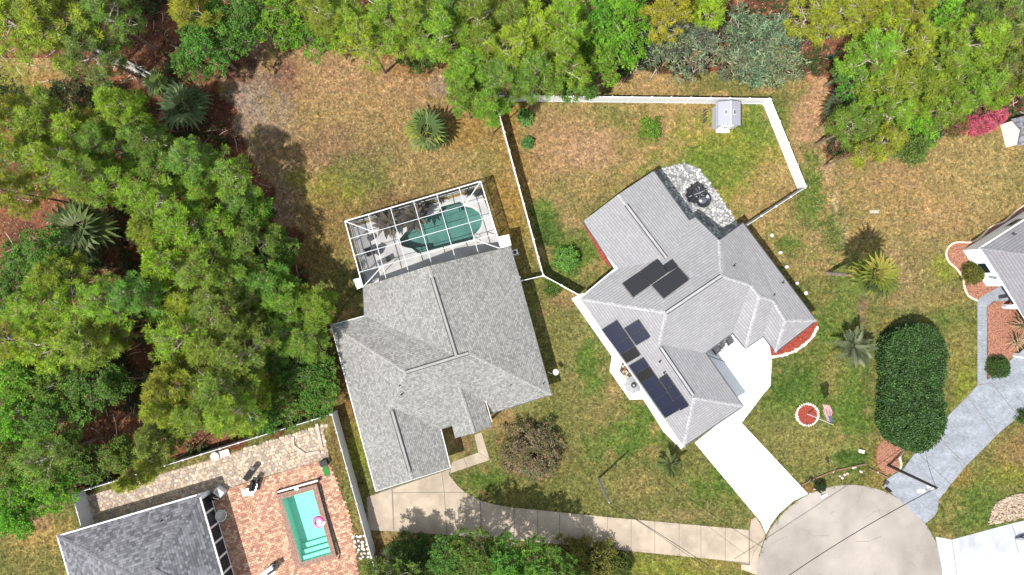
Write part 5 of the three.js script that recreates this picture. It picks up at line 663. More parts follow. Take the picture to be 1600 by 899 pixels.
// tree forms: trunk + limbs + where the foliage sits (built once, shared)
function pineForm(seed, R0 = 3, h = 12) {
  const f = rng(seed), limbs = [], sites = [], lean = V3((f() - 0.5) * 0.5, 0, (f() - 0.5) * 0.5), top = (k) => V3(lean.x * k * k, h * k, lean.z * k * k);
  const trunk = taperTube([0, 0.25, 0.5, 0.75, 1].map(top), [0.22, 0.19, 0.15, 0.1, 0.04], 8), n = 17;
  for (let i = 0; i < n; i++) {
    const k = 0.52 + 0.46 * (i / n) + (f() - 0.5) * 0.04, a = i * 2.4 + (f() - 0.5) * 0.9, len = R0 * (1.05 - 0.72 * smooth(0.6, 1.0, k)) * (0.62 + 0.5 * f()), o = top(k), d = V3(Math.cos(a), 0, Math.sin(a)), p = (t) => o.clone().addScaledVector(d, len * t).add(V3(Math.sin(t * 5 + i) * 0.12 * len * 0.4, len * (0.05 * t + 0.2 * t * t), Math.cos(t * 4 + i) * 0.06 * len));
    limbs.push(taperTube([0, 0.33, 0.66, 1].map(p), [0.07, 0.055, 0.04, 0.018], 5)); sites.push([p(1), 1]);
    const nt = 3 + Math.floor(f() * 2); for (let j = 0; j < nt; j++) { const t = 0.38 + 0.55 * (j / nt) + f() * 0.08, s = (j % 2 ? 1 : -1), a2 = a + s * (0.6 + f() * 0.6), l2 = len * (0.24 + 0.22 * f()), q = p(t), e = q.clone().add(V3(Math.cos(a2) * l2, l2 * (0.15 + f() * 0.25), Math.sin(a2) * l2)); limbs.push(taperTube([q, q.clone().lerp(e, 0.5).add(V3(0, l2 * 0.06, 0)), e], [0.034, 0.026, 0.012], 4)); sites.push([e, 0.9]); if (f() < 0.55) sites.push([q.clone().lerp(e, 0.55), 0.7]); }
    for (let j = 0; j < 5; j++) if (f() < 0.75) { const q = p(0.25 + f() * 0.7), e = q.clone().add(V3((f() - 0.5) * 1.5, 0.2 + f() * 0.75, (f() - 0.5) * 1.5)), m = q.clone().lerp(e, 0.5).add(V3((f() - 0.5) * 0.3, 0.1, (f() - 0.5) * 0.3)); limbs.push(taperTube([q, m, e], [0.03, 0.024, 0.01], 4)); }   // bare dead twigs
  }
  sites.push([top(1), 0.8], [top(0.95).add(V3(0.3, 0, 0.2)), 0.8]);
  const place = []; for (const [c, s] of sites) { const m = 6 + Math.floor(f() * 3); for (let i = 0; i < m; i++) { const a = f() * 6.28, r = 0.52 * s * Math.sqrt(f()), p = c.clone().add(V3(Math.cos(a) * r, (f() - 0.45) * 0.4, Math.sin(a) * r)); place.push(new THREE.Matrix4().compose(p, Q((f() - 0.5) * 1.1 + Math.sin(a) * 0.3, f() * 6.28, (f() - 0.5) * 1.1), V3(1, 1, 1).multiplyScalar(s * rr(0.62, 1.0, f)))); } }
  return { trunk, limbs: merge(limbs), place, h, R0, top: h * 0.8 };
}
function broadForm(seed, R0 = 3, h = 8, dense = 1) {
  const f = rng(seed), limbs = [], place = [], trunk = taperTube([V3(0, 0, 0), V3(0.1, h * 0.25, 0.05), V3(0.05, h * 0.5, -0.1), V3(0, h * 0.72, 0)], [0.24, 0.19, 0.14, 0.07], 8), n = 13;
  for (let i = 0; i < n; i++) {
    const a = i * 2.4 + f() * 0.5, ring = i < 8 ? 0.62 + f() * 0.25 : 0.1 + f() * 0.35, c = V3(Math.cos(a) * R0 * ring, h * (0.62 + (1 - ring) * 0.26 + f() * 0.08), Math.sin(a) * R0 * ring), r = R0 * (0.28 + f() * 0.14), o = V3(0.05, h * (0.36 + f() * 0.25), 0);
    limbs.push(taperTube([o, o.clone().lerp(c, 0.5).add(V3((f() - 0.5) * 0.4, 0.25, (f() - 0.5) * 0.4)), c], [0.09, 0.06, 0.025], 5));
    for (let j = 0; j < 3; j++) { const e = c.clone().add(V3((f() - 0.5) * r * 2.2, f() * r * 0.8, (f() - 0.5) * r * 2.2)); limbs.push(taperTube([c, e], [0.025, 0.01], 4)); }
    const m = Math.round(46 * dense); for (let j = 0; j < m; j++) { const u = f() * 6.28, y = 1 - 1.35 * f(), s = Math.sqrt(Math.max(0, 1 - y * y)), w = r * (0.72 + 0.4 * f()), p = c.clone().add(V3(Math.cos(u) * s * w, y * w * 0.75, Math.sin(u) * s * w)); place.push(new THREE.Matrix4().compose(p, Q((f() - 0.5) * 1.2, f() * 6.28, (f() - 0.5) * 1.2), V3(1, 1, 1).multiplyScalar(rr(0.75, 1.35, f)))); }
  }
  return { trunk, limbs: merge(limbs), place, h, R0, top: h * 0.8 };
}
const pines = [201, 202, 203, 204, 205].map((s) => pineForm(s)), broads = [211, 212, 213, 214].map((s) => broadForm(s));
const KIND = {
  P: { form: pines, geo: 0, col: [0.225, 0.32, 0.028], word: 'yellow-green pine', name: 'pine_tree', h: 12 }, Y: { form: pines, geo: 1, col: [0.29, 0.345, 0.022], word: 'yellow pine', name: 'pine_tree', h: 12 },
  O: { form: pines, geo: 0, col: [0.165, 0.25, 0.036], word: 'olive pine', name: 'pine_tree', h: 12 }, B: { form: broads, geo: 2, col: [0.145, 0.3, 0.02], word: 'bright green broadleaf tree', name: 'broadleaf_tree', h: 8.5 },
  D: { form: broads, geo: 2, col: [0.1, 0.2, 0.026], word: 'dark green broadleaf tree', name: 'broadleaf_tree', h: 8 }, G: { form: broads, geo: 3, shine: 1, sparse: 0.62, vary: 0.8, col: [0.1, 0.128, 0.07], word: 'grey-green leafy tree', name: 'broadleaf_tree', h: 5 }, S: { form: broads, geo: 2, col: [0.07, 0.125, 0.022], word: 'dark leafy shrub', name: 'shrub_tree', h: 3 },
};
const geos = [tufts[0], tufts[1], leafy, long, fine];
const marks = [['the big fan palm', 130, 355], ['the palmetto beside the bare lot', 290, 165], ['the flagstone patio', 330, 715], ['the fallen logs', 205, 112], ['the dark-roofed house', 120, 810], ['the screened pool', 520, 380], ['the lone grey fence panel', 478, 500], ['the fan palm on the bare lot', 667, 207], ['the white fence corner', 775, 150], ['the plastic shed', 1128, 178], ['the straw path', 1275, 110], ['the pink azalea', 1540, 187]];
const treeSpots = [
  // x, y of the crown in the photo, its radius in photo pixels, kind
  [18, 30, 46, 'Y'], [80, 45, 52, 'P'], [135, 75, 44, 'O'], [165, 25, 40, 'O'], [75, 15, 40, 'O'], [305, 12, 32, 'P'], [345, 35, 46, 'D'], [320, 70, 38, 'D'], [385, 25, 34, 'D'], [300, 95, 30, 'D'],
  [15, 180, 42, 'P'], [70, 190, 46, 'P'], [120, 205, 44, 'P'], [25, 245, 44, 'P'], [80, 250, 42, 'Y'], [185, 165, 26, 'P'], [200, 190, 24, 'P'], [160, 225, 34, 'O'], [225, 215, 34, 'O'], [130, 270, 38, 'P'], [180, 285, 40, 'P'],
  [250, 265, 40, 'O'], [300, 255, 36, 'O'], [20, 300, 32, 'P'], [245, 310, 48, 'P'], [310, 295, 46, 'P'], [355, 275, 36, 'P'], [370, 320, 34, 'O'], [395, 325, 24, 'B'], [235, 365, 38, 'P'], [285, 355, 48, 'P'], [340, 365, 46, 'O'], [390, 375, 40, 'O'], [425, 395, 32, 'D'],
  [70, 395, 36, 'D'], [40, 410, 34, 'D'], [90, 430, 40, 'P'], [20, 455, 40, 'D'], [265, 415, 44, 'Y'], [315, 425, 46, 'P'], [365, 430, 44, 'O'], [415, 445, 44, 'O'], [450, 470, 34, 'P'],
  [55, 480, 44, 'P'], [110, 480, 44, 'P'], [165, 470, 40, 'P'], [210, 460, 34, 'O'], [245, 480, 22, 'B'], [290, 470, 38, 'Y'], [340, 490, 42, 'O'], [390, 500, 38, 'O'], [440, 520, 40, 'O'], [495, 480, 28, 'P'], [480, 530, 30, 'O'],
  [25, 530, 42, 'P'], [75, 540, 46, 'Y'], [130, 535, 44, 'P'], [168, 515, 28, 'P'], [280, 530, 40, 'P'], [330, 545, 44, 'P'], [375, 555, 44, 'O'], [425, 570, 36, 'D'],
  [30, 590, 46, 'B'], [85, 600, 46, 'D'], [135, 600, 42, 'D'], [178, 600, 24, 'D'], [258, 605, 28, 'P'], [290, 600, 46, 'P'], [345, 605, 46, 'O'], [395, 615, 40, 'P'], [465, 590, 36, 'D'], [495, 590, 30, 'D'], [488, 618, 32, 'D'], [440, 628, 34, 'D'],
  [25, 655, 44, 'B'], [80, 655, 44, 'D'], [258, 640, 26, 'P'], [305, 643, 38, 'P'], [360, 645, 36, 'P'], [20, 715, 42, 'D'], [70, 715, 40, 'O'], [30, 765, 42, 'B'], [80, 760, 34, 'B'], [140, 728, 26, 'D'], [190, 712, 26, 'D'], [240, 690, 28, 'O'], [212, 748, 17, 'P'], [25, 805, 30, 'B'], [412, 655, 24, 'D'], 
  [440, 25, 40, 'B'], [475, 50, 36, 'B'], [500, 15, 36, 'P'], [545, 30, 40, 'P'], [570, 60, 36, 'Y'], [605, 20, 38, 'P'], [650, 30, 42, 'P'], [690, 45, 42, 'P'], [655, 80, 30, 'S'], [700, 10, 34, 'O'], [745, 20, 40, 'P'], [755, 75, 42, 'P'], [735, 110, 34, 'P'], [725, 145, 26, 'O'], [765, 165, 20, 'P'], [795, 30, 40, 'O'], [800, 85, 44, 'P'], [845, 50, 44, 'Y'], [790, 125, 36, 'O'], [835, 115, 38, 'O'], [880, 30, 38, 'P'], [875, 90, 40, 'P'], [905, 125, 30, 'D'],
  [925, 25, 40, 'B'], [970, 15, 34, 'B'], [965, 60, 44, 'B'], [945, 95, 34, 'B'], [1010, 70, 34, 'G'], [1050, 60, 30, 'G'], [1080, 85, 36, 'G'], [1095, 55, 26, 'G'], [1050, 10, 34, 'Y'], [1110, 10, 28, 'Y'], [1160, 50, 38, 'G'], [1150, 95, 32, 'G'], [1210, 60, 40, 'G'], [1225, 100, 34, 'G'], [1190, 105, 30, 'G'],
  [1275, 15, 34, 'Y'], [1310, 25, 32, 'Y'], [1350, 10, 34, 'Y'], [1390, 35, 40, 'Y'], [1425, 10, 34, 'P'], [1365, 85, 40, 'P'], [1420, 75, 44, 'Y'], [1475, 40, 44, 'B'], [1470, 95, 46, 'P'], [1520, 70, 44, 'P'], [1560, 30, 44, 'O'], [1585, 80, 36, 'P'], [1345, 125, 34, 'D'], [1395, 130, 40, 'P'], [1445, 140, 42, 'P'], [1500, 130, 40, 'P'], [1548, 118, 34, 'O'], [1592, 112, 32, 'O'], [1340, 195, 34, 'O'], [1385, 185, 38, 'P'], [1430, 195, 36, 'B'], [1375, 225, 28, 'P'], [1425, 232, 22, 'D'], [1478, 165, 28, 'P'], [1528, 138, 24, 'P'], [1578, 140, 20, 'P'],
  // the copse below the long driveway (some crowns lie past the picture edge)
  [605, 925, 48, 'D'], [640, 868, 30, 'S'], [670, 872, 34, 'S'], [655, 905, 34, 'S'], [705, 875, 30, 'D'], [720, 925, 44, 'D'], [745, 868, 34, 'D'], [790, 905, 38, 'B'], [790, 872, 30, 'D'], [835, 885, 34, 'D'], [870, 925, 46, 'D'],
];
{
  const f = rng(404), info = treeSpots.map(([x, y, r, k], i) => {
    let best = null; if (y > 840) best = ['the long beige driveway', x < 690 ? 640 : x < 790 ? 745 : 830, 850]; else for (const m of marks) { const d = Math.hypot(x - m[1], y - m[2]); if (!best || d < best[3]) best = [...m, d]; }
    const dx = x - best[1], dy = y - best[2], ax = Math.abs(dx), ay = Math.abs(dy), w = y > 840 ? (x < 690 ? 'below the left end of' : x < 790 ? 'below the middle stretch of' : 'below the tree-shaded end of') : ax > 2.4 * ay ? (dx > 0 ? 'right of' : 'left of') : ay > 2.4 * ax ? (dy > 0 ? 'below' : 'above') : `${dy > 0 ? 'below' : 'above'} and ${dx > 0 ? 'right' : 'left'} of`;
    return { x, y, r, k, key: `${KIND[k].word} ${w} ${best[0]}`, d: Math.hypot(dx, dy) };
  });
  const by = {}; info.forEach((o) => (by[o.key] ||= []).push(o)); for (const v of Object.values(by)) { v.sort((a, b) => a.d - b.d); v.forEach((o, i) => { o.label = v.length === 1 ? o.key : `${o.key}, ${['nearest', 'second nearest', 'third nearest', 'fourth nearest', 'fifth nearest', 'sixth nearest', 'seventh nearest', 'eighth nearest'][i]} `; }); }
  info.forEach((o, i) => {
    const kd = KIND[o.k], form = kd.form[Math.floor(f() * kd.form.length)], hh = kd.h * rr(0.85, 1.12, f) * (o.x > 385 && o.x < 520 && o.y > 330 && o.y < 640 ? 0.62 : o.x > 220 && o.x < 400 && o.y > 120 && o.y < 480 ? (o.x > 330 ? 0.72 : 0.82) : 1), ch = hh * 0.78, p = V(o.x, o.y, ch), R1 = o.r / K * (1 - ch / H) * 1.08, s = R1 / form.R0, sy = hh / form.h;
    const t = thing(kd.name, o.label, 'tree', [p.x, 0, p.z], o.y > 840 ? 'copse below the driveway' : o.x < 520 ? 'trees of the woods beside the bare lot' : 'trees behind the yards'); t.rotation.y = f() * 6.28;
    put(t, 'trunk', form.trunk, M.bark, null, null, V3(Math.min(1.1, s * 0.9), sy, Math.min(1.1, s * 0.9))); put(t, 'branches', form.limbs, M.limb, null, null, V3(s, sy, s));
    const S = new THREE.Matrix4().makeScale(s, sy, s), c0 = kd.col.map((v, j) => v * (1 + (f() - 0.5) * 0.3) * (j === 0 ? 1 + (f() - 0.5) * 0.2 : 1)), mats = [], cols = [], pos = V3(0, 0, 0), q = new THREE.Quaternion(), sc = V3(0, 0, 0), g = clamp(s, 0.75, 1.15), keep = rr(0.66, 0.95, f) * (kd.sparse || 1);
    for (const m of form.place) { if (f() > keep) continue; m.decompose(pos, q, sc); pos.applyMatrix4(S); mats.push(new THREE.Matrix4().compose(pos.clone(), q.clone(), sc.clone().multiplyScalar(g))); cols.push(f() < 0.04 ? tint([0.17, 0.12, 0.05], f) : tint(c0, f, kd.vary)); }
    const cr = stuff('crown', undefined, undefined, geos[kd.geo], kd.shine ? glossyLeaf : leafMat, mats, cols); cr.name = 'crown'; cr.userData = { kind: 'stuff' }; t.add(cr);
  });
}
// ---- shrubs and hedges: stems and a dome of leaf clusters
function dome(f, rx, ry, h, n, lumps, y0 = 0.1) { const out = []; while (out.length < n) { const a = f() * 6.28, y = Math.pow(f(), 0.7), s = Math.sqrt(1 - y * y * 0.96), k = 0.8 + 0.25 * f() + lumps * (vn(Math.cos(a) * 2.4 + 7, y * 2.5 + Math.sin(a) * 2.4 + 7, 95) - 0.5); out.push(V3(Math.cos(a) * s * rx * k, y0 + y * (h - y0) * (0.85 + 0.2 * k), Math.sin(a) * s * ry * k)); } return out; }
function shrub(label, px, py, r, h, col, { geo = leafy, n = 220, name = 'shrub', cat = 'shrub', group, mat = leafMat, size = 0.8, lumps = 0.35, ry = r, second } = {}) {
  const f = rng(Math.round(px * 7 + py)), p = V(px, py, h * 0.6), t = thing(name, label, cat, [p.x, 0, p.z], group), rx = r / K, rz = ry / K, stems = [];
  for (let i = 0; i < 6; i++) { const a = i * 1.05; stems.push(taperTube([V3(Math.cos(a) * 0.05, 0, Math.sin(a) * 0.05), V3(Math.cos(a) * rx * 0.35, h * 0.45, Math.sin(a) * rz * 0.35), V3(Math.cos(a) * rx * 0.7, h * 0.85, Math.sin(a) * rz * 0.7)], [0.035, 0.025, 0.01], 5)); }
  put(t, 'stems', merge(stems), M.limb); const mats = [], cols = []; for (const q of dome(f, rx, rz, h, n, lumps)) { mats.push(new THREE.Matrix4().compose(q, Q((f() - 0.5) * 1.2, f() * 6.28, (f() - 0.5) * 1.2), V3(1, 1, 1).multiplyScalar(size * rr(0.7, 1.2, f)))); cols.push(tint(second && f() < 0.4 ? second : col, f)); }
  const m = stuff('foliage', undefined, undefined, geo, mat, mats, cols); m.name = 'foliage'; m.userData = { kind: 'stuff' }; t.add(m); return t;
}
shrub('bright green rounded shrub in the corner of the fenced yard', 888, 405, 19, 1.5, [0.14, 0.29, 0.05], { n: 200, lumps: 0.6 }); shrub('small bright green bush in the middle of the fenced lawn', 1019, 202, 17, 1.0, [0.14, 0.26, 0.025], { n: 130, lumps: 0.9 }); shrub('small green plant at the back corner of the fenced yard', 821, 183, 11, 0.8, [0.12, 0.24, 0.05], { n: 80, geo: long }); shrub('smallest green plant beside the long white fence', 825, 222, 8, 0.6, [0.08, 0.2, 0.05], { n: 50, geo: long }); shrub('low green plant beside the short white fence', 866, 450, 11, 0.5, [0.09, 0.16, 0.02], { n: 70, lumps: 0.9 });
shrub('broad brownish bush on the front lawn by the entry walk', 836, 706, 46, 2.2, [0.24, 0.18, 0.11], { geo: fine, n: 900, second: [0.12, 0.14, 0.045], lumps: 0.75, size: 1.05 }); shrub('pink flowering azalea beside the white shed', 1532, 194, 30, 1.5, [0.5, 0.09, 0.15], { geo: fine, n: 380, ry: 15, second: [0.5, 0.16, 0.18], lumps: 0.6 }); shrub('pink azalea branch leaning against the shed wall', 1560, 179, 19, 1.6, [0.5, 0.09, 0.15], { geo: fine, n: 200, ry: 13, second: [0.5, 0.16, 0.18], lumps: 0.6 });
shrub('round clipped shrub with yellow rim at the porch corner', 1523, 427, 17, 1.2, [0.10, 0.13, 0.02], { n: 320, geo: fine, lumps: 0.1, second: [0.17, 0.16, 0.02] }); shrub('round clipped dark green shrub at the foot of the front walk', 1563, 575, 17, 1.2, [0.055, 0.11, 0.02], { n: 320, geo: fine, lumps: 0.08 }); shrub('dark shrub at the edge above the sloping lawn', 1601, 652, 10, 1.0, [0.05, 0.10, 0.02], { n: 120, geo: fine }); shrub('dark evergreen bush beside the white mailbox', 1283, 761, 8, 0.8, [0.03, 0.05, 0.015], { n: 80, geo: fine });
shrub('dark spiky shrub between pines and dry field', 1457, 205, 16, 1.8, [0.04, 0.06, 0.04], { n: 160, geo: long }); shrub('tan shrub below the pines beside the azalea', 1495, 190, 22, 1.4, [0.16, 0.13, 0.04], { n: 200, geo: fine, lumps: 0.8 });
[['yellow-green bush below the driveway, nearest the street end', 935, 880, 34, [0.155, 0.15, 0.03]], ['yellow-green bush below the driveway, next to the dark trees', 895, 872, 30, [0.15, 0.15, 0.03]], ['yellow-green bush below the driveway at the picture edge', 905, 905, 36, [0.14, 0.14, 0.03]], ['low green bush fading into the lawn below the driveway', 968, 888, 20, [0.10, 0.13, 0.02]]].forEach(([l, x, y, r, c]) => shrub(l, x, y, r, 2.0, c, { n: 420, geo: long, size: 0.75, lumps: 0.6, group: 'bushes below the driveway' }));
shrub('straw-coloured ornamental grass at the end of the grey fence', 600, 885, 22, 1.2, [0.2, 0.17, 0.1], { n: 160, geo: tufts[0], lumps: 0.5 });
{ // clipped hedge in a keyhole outline
  const f = rng(611), h = 2.6, c = V(1437, 610, h), t = thing('clipped_hedge', 'dense dark green hedge with a rounded head beside the stamped driveway', 'hedge', [c.x, 0, c.z]), out = (py) => { const k = (py - 510) / 195; return py < 556 ? 46 * Math.sqrt(Math.max(0, 1 - ((556 - py) / 46) ** 2)) : py < 600 ? 46 - 3 * (py - 556) / 44 * 1.6 : py < 655 ? 41.5 + 3.5 * (py - 600) / 55 : 45 * Math.sqrt(Math.max(0, 1 - ((py - 655) / 50) ** 2)); }, mats = [], cols = [], stems = [];
  for (let i = 0; i < 12; i++) { const y = 530 + i * 14, p = V(1437 + (f() - 0.5) * 30, y, 1.2).sub(c); stems.push(taperTube([V3(p.x, 0, p.z), V3(p.x + 0.2, 1.2, p.z), V3(p.x + 0.5, 2.2, p.z + 0.3)], [0.06, 0.05, 0.02], 5)); } put(t, 'stems', merge(stems), M.bark);
  while (mats.length < 4300) { const py = rr(508, 706, f), w = out(py); if (w < 1) continue; const side = f() < 0.34, u = side ? (f() < 0.5 ? -1 : 1) * rr(0.94, 1.02, f) : rr(-0.97, 0.97, f), e = Math.abs(u), y = side ? rr(0.1, 2.3, f) : (h - 0.5 * Math.pow(e, 6)) * (0.82 + 0.26 * vn(py * 0.09, u * 4 + 9, 96)) - f() * 0.2, p = V(1437 + (py < 600 ? 0 : -1) + u * w, py, h).sub(c); mats.push(new THREE.Matrix4().compose(V3(p.x, y, p.z), Q((f() - 0.5) * 1.2, f() * 6.28, (f() - 0.5) * 1.2), V3(1, 1, 1).multiplyScalar(rr(0.6, 1.15, f)))); cols.push(tint([0.04, 0.088, 0.018], f, 0.6)); }
  for (let i = 0; i < 900; i++) { const end = f() < 0.5, a = f() * Math.PI * (end ? 1 : -1), py0 = end ? 655 : 556, rr0 = end ? 49 : 46, px = 1437 + Math.cos(a) * rr0 * (end ? 0.92 : 1), py = py0 + Math.sin(a) * rr0, p = V(px, py, h).sub(c); mats.push(new THREE.Matrix4().compose(V3(p.x, rr(0.1, 2.3, f), p.z), Q((f() - 0.5) * 1.2, f() * 6.28, (f() - 0.5) * 1.2), V3(0.8, 0.8, 0.8))); cols.push(tint([0.04, 0.088, 0.018], f, 0.6)); }
  const m = stuff('foliage', undefined, undefined, leafy, glossyLeaf, mats, cols); m.name = 'foliage'; m.userData = { kind: 'stuff' }; t.add(m);
}
// ---- palms: every frond a leaf of its own
function fanFrond(seed, len = 1) { // stalk along +x, then a fan of pointed blades
  const f = rng(seed), pos = [], uv = [], n = 10, st = 0.5 * len, tri = (a, b, c) => { for (const v of [a, b, c]) { pos.push(v.x, v.y, v.z); uv.push(0, 0); } };
  const w = 0.02, y = (x) => -0.18 * x * x / len; tri(V3(0, 0, -w), V3(0, 0, w), V3(st, y(st), w)); tri(V3(0, 0, -w), V3(st, y(st), w), V3(st, y(st), -w));
  for (let i = 0; i < n; i++) { const k = i / (n - 1) * 2 - 1, a = k * 1.75, L2 = len * (0.85 - 0.2 * Math.abs(k)) * (0.9 + 0.2 * f()), d = V3(Math.cos(a), 0, Math.sin(a)), s = V3(-Math.sin(a), 0, Math.cos(a)).multiplyScalar(0.085 * len), o = V3(st, y(st), 0), m = o.clone().addScaledVector(d, L2 * 0.55), e = o.clone().addScaledVector(d, L2); m.y += -0.05 * L2 + 0.03 * Math.abs(k); e.y -= 0.3 * L2; const ml = m.clone().add(s).setY(m.y + 0.03), mr = m.clone().sub(s).setY(m.y + 0.03); tri(o, ml, m); tri(o, m, mr); tri(ml, e, m); tri(m, e, mr); }
  return finish(pos, uv);
}
function featherFrond(seed, len = 1) {
  const f = rng(seed), pos = [], uv = [], tri = (a, b, c) => { for (const v of [a, b, c]) { pos.push(v.x, v.y, v.z); uv.push(0, 0); } }, at = (t) => V3(len * t, len * (0.32 * t - 0.55 * t * t), 0), n = 22;
  for (let i = 0; i < 8; i++) { const a = at(i / 8), b = at((i + 1) / 8), w = 0.025 * (1 - i / 9); tri(a.clone().add(V3(0, 0, w)), a.clone().add(V3(0, 0, -w)), b.clone().add(V3(0, 0, -w))); tri(a.clone().add(V3(0, 0, w)), b.clone().add(V3(0, 0, -w)), b.clone().add(V3(0, 0, w))); }
  for (let i = 0; i < n; i++) for (const s of [-1, 1]) { const t = 0.16 + 0.84 * i / n, o = at(t), L2 = len * 0.22 * Math.sin(Math.PI * (0.15 + 0.8 * t)) * (0.85 + 0.3 * f()), e = o.clone().add(V3(L2 * 0.65, L2 * (0.18 - 0.3 * f()), s * L2 * 0.8)), w = V3(0.022, 0.0, -s * 0.012); tri(o.clone().sub(w), o.clone().add(w), e); const m = o.clone().lerp(e, 0.5); tri(m.clone().add(V3(0.02, 0, 0)), m.clone().sub(V3(0.02, 0.01, 0)), e); }
  return finish(pos, uv);
}
function strapLeaf(len) { const pos = [], uv = [], n = 7, at = (t, s) => { const w = 0.055 * Math.sin(Math.PI * (0.18 + 0.8 * t)); return V3(len * t, len * (0.5 * t - 0.75 * t * t) + Math.abs(s) * 0.025, s * w); }; for (let i = 0; i < n; i++) for (const s of [-1, 1]) { const a = at(i / n, 0), b = at((i + 1) / n, 0), c = at((i + 1) / n, s), d = at(i / n, s); for (const v of [a, b, c, a, c, d]) { pos.push(v.x, v.y, v.z); uv.push(0, 0); } } return finish(pos, uv); }
const fans = [1, 2, 3].map((k) => fanFrond(300 + k)), feathers = [1, 2, 3].map((k) => featherFrond(310 + k)), straps = [strapLeaf(1)], paddles = [strapLeaf(1).scale(1, 1, 3.4)];
function palm(label, px, py, r, trunkH, kinds, cols, n, { name = 'palm_tree', cat = 'palm', low = -0.5, high = 1.25, base, tr = 0.16, rough = leafMat } = {}) {
  const f = rng(Math.round(px * 3 + py * 5)), p = base ? V(...base) : V(px, py, trunkH), t = thing(name, label, cat, [p.x, 0, p.z]), len = r / K * (1 - trunkH / H), top = base ? V(px, py, trunkH).sub(p) : V3(0, trunkH, 0), sc = len / 1.25;
  const mats = cols.map((c) => { const m = rough.clone(); m.color = new THREE.Color(...c); return m; });
  if (trunkH > 0.3) put(t, 'trunk', taperTube([V3(0, 0, 0), V3(0, 0, 0).lerp(top, 0.5).add(V3(0.06, 0, 0.03)), top.clone()], [tr * 1.15, tr, tr * 0.95], 12), M.palmBark);
  else put(t, 'trunk', cyl(tr, tr * 0.8, Math.max(0.25, trunkH), 0, 0, 0, 10), M.palmBark);
  for (let i = 0; i < n; i++) { const a = i * 2.39996 + (f() - 0.5) * 0.4, k = i / (n - 1), el = high + (low - high) * Math.pow(k, 0.75) + (f() - 0.5) * 0.5, s = sc * rr(0.7, 1.2, f) * (0.72 + 0.28 * Math.sin(k * Math.PI * 0.9 + 0.35)), q = new THREE.Quaternion().setFromAxisAngle(V3(0, 1, 0), a).multiply(new THREE.Quaternion().setFromAxisAngle(V3(0, 0, 1), el)).multiply(new THREE.Quaternion().setFromAxisAngle(V3(1, 0, 0), (f() - 0.5) * 1.1)); if (f() < 0.1) continue; put(t, 'frond', kinds[i % kinds.length], mats[Math.floor(f() * mats.length)], top.clone().add(V3(0, (1 - k) * 0.15, 0)), q, s); }
  return t;
}
const GRN = [[0.1, 0.17, 0.045], [0.17, 0.24, 0.06], [0.07, 0.11, 0.035]], YEL = [[0.2, 0.23, 0.03], [0.12, 0.16, 0.025], [0.3, 0.27, 0.05], [0.06, 0.085, 0.02]], GRY = [[0.17, 0.2, 0.1], [0.28, 0.3, 0.18], [0.1, 0.12, 0.06]], TANL = [[0.42, 0.32, 0.2], [0.5, 0.4, 0.27], [0.3, 0.24, 0.12]];
palm('round fan palm standing alone on the bare lot', 667, 207, 43, 2.2, fans, [[0.15, 0.21, 0.055], [0.28, 0.31, 0.05], [0.09, 0.14, 0.045], [0.24, 0.28, 0.1]], 28); palm('tall yellow-green palm with long bare trunk beside the ditch', 1365, 431, 40, 7.6, fans, YEL, 30, { base: [1292, 427], tr: 0.17 });
palm('silvery feather palm beside the solar house bed', 1333, 541, 40, 1.6, feathers, GRY, 64, { low: -0.2 }); palm('small feather palm on the front lawn by the white driveway', 1047, 725, 28, 1.0, feathers, [[0.12, 0.16, 0.045], [0.19, 0.22, 0.07], [0.08, 0.1, 0.03]], 40, { low: -0.2 });
palm('big dark fan palm rising in the middle of the woods', 130, 355, 50, 5, fans, [[0.12, 0.17, 0.045], [0.2, 0.25, 0.11], [0.07, 0.11, 0.03], [0.25, 0.28, 0.14]], 32); palm('dark palmetto at the edge of the bare lot', 292, 165, 44, 1.6, fans, [[0.1, 0.16, 0.06], [0.17, 0.23, 0.1], [0.07, 0.11, 0.045]], 22); palm('small dark fan palm under the pines below the big one', 135, 408, 24, 2, fans, GRN, 20); palm('blue-green palm half hidden below the straw path', 1318, 165, 36, 3, fans, [[0.08, 0.11, 0.05], [0.11, 0.13, 0.06]], 30); palm('dark palmetto between pines left of the bare lot palmetto', 250, 130, 24, 1.2, fans, GRN, 18); palm('dark fan palm tuft at the yellow grass clearing', 66, 148, 16, 1.5, fans, GRN, 14); palm('fan palm under the oaks by the pool house', 420, 545, 28, 2, fans, GRN, 20); palm('palmetto fan beside the lower copse', 612, 872, 20, 1, fans, GRN, 16);
palm('tan dried yucca nearest the porch in the mulch bed', 1594, 508, 26, 0.4, straps, TANL, 34, { name: 'yucca_plant', cat: 'yucca', low: 0.2, high: 1.3, tr: 0.1 }); palm('tan dried yucca lower in the mulch bed', 1585, 535, 22, 0.4, straps, TANL, 30, { name: 'yucca_plant', cat: 'yucca', low: 0.2, high: 1.3, tr: 0.1 });
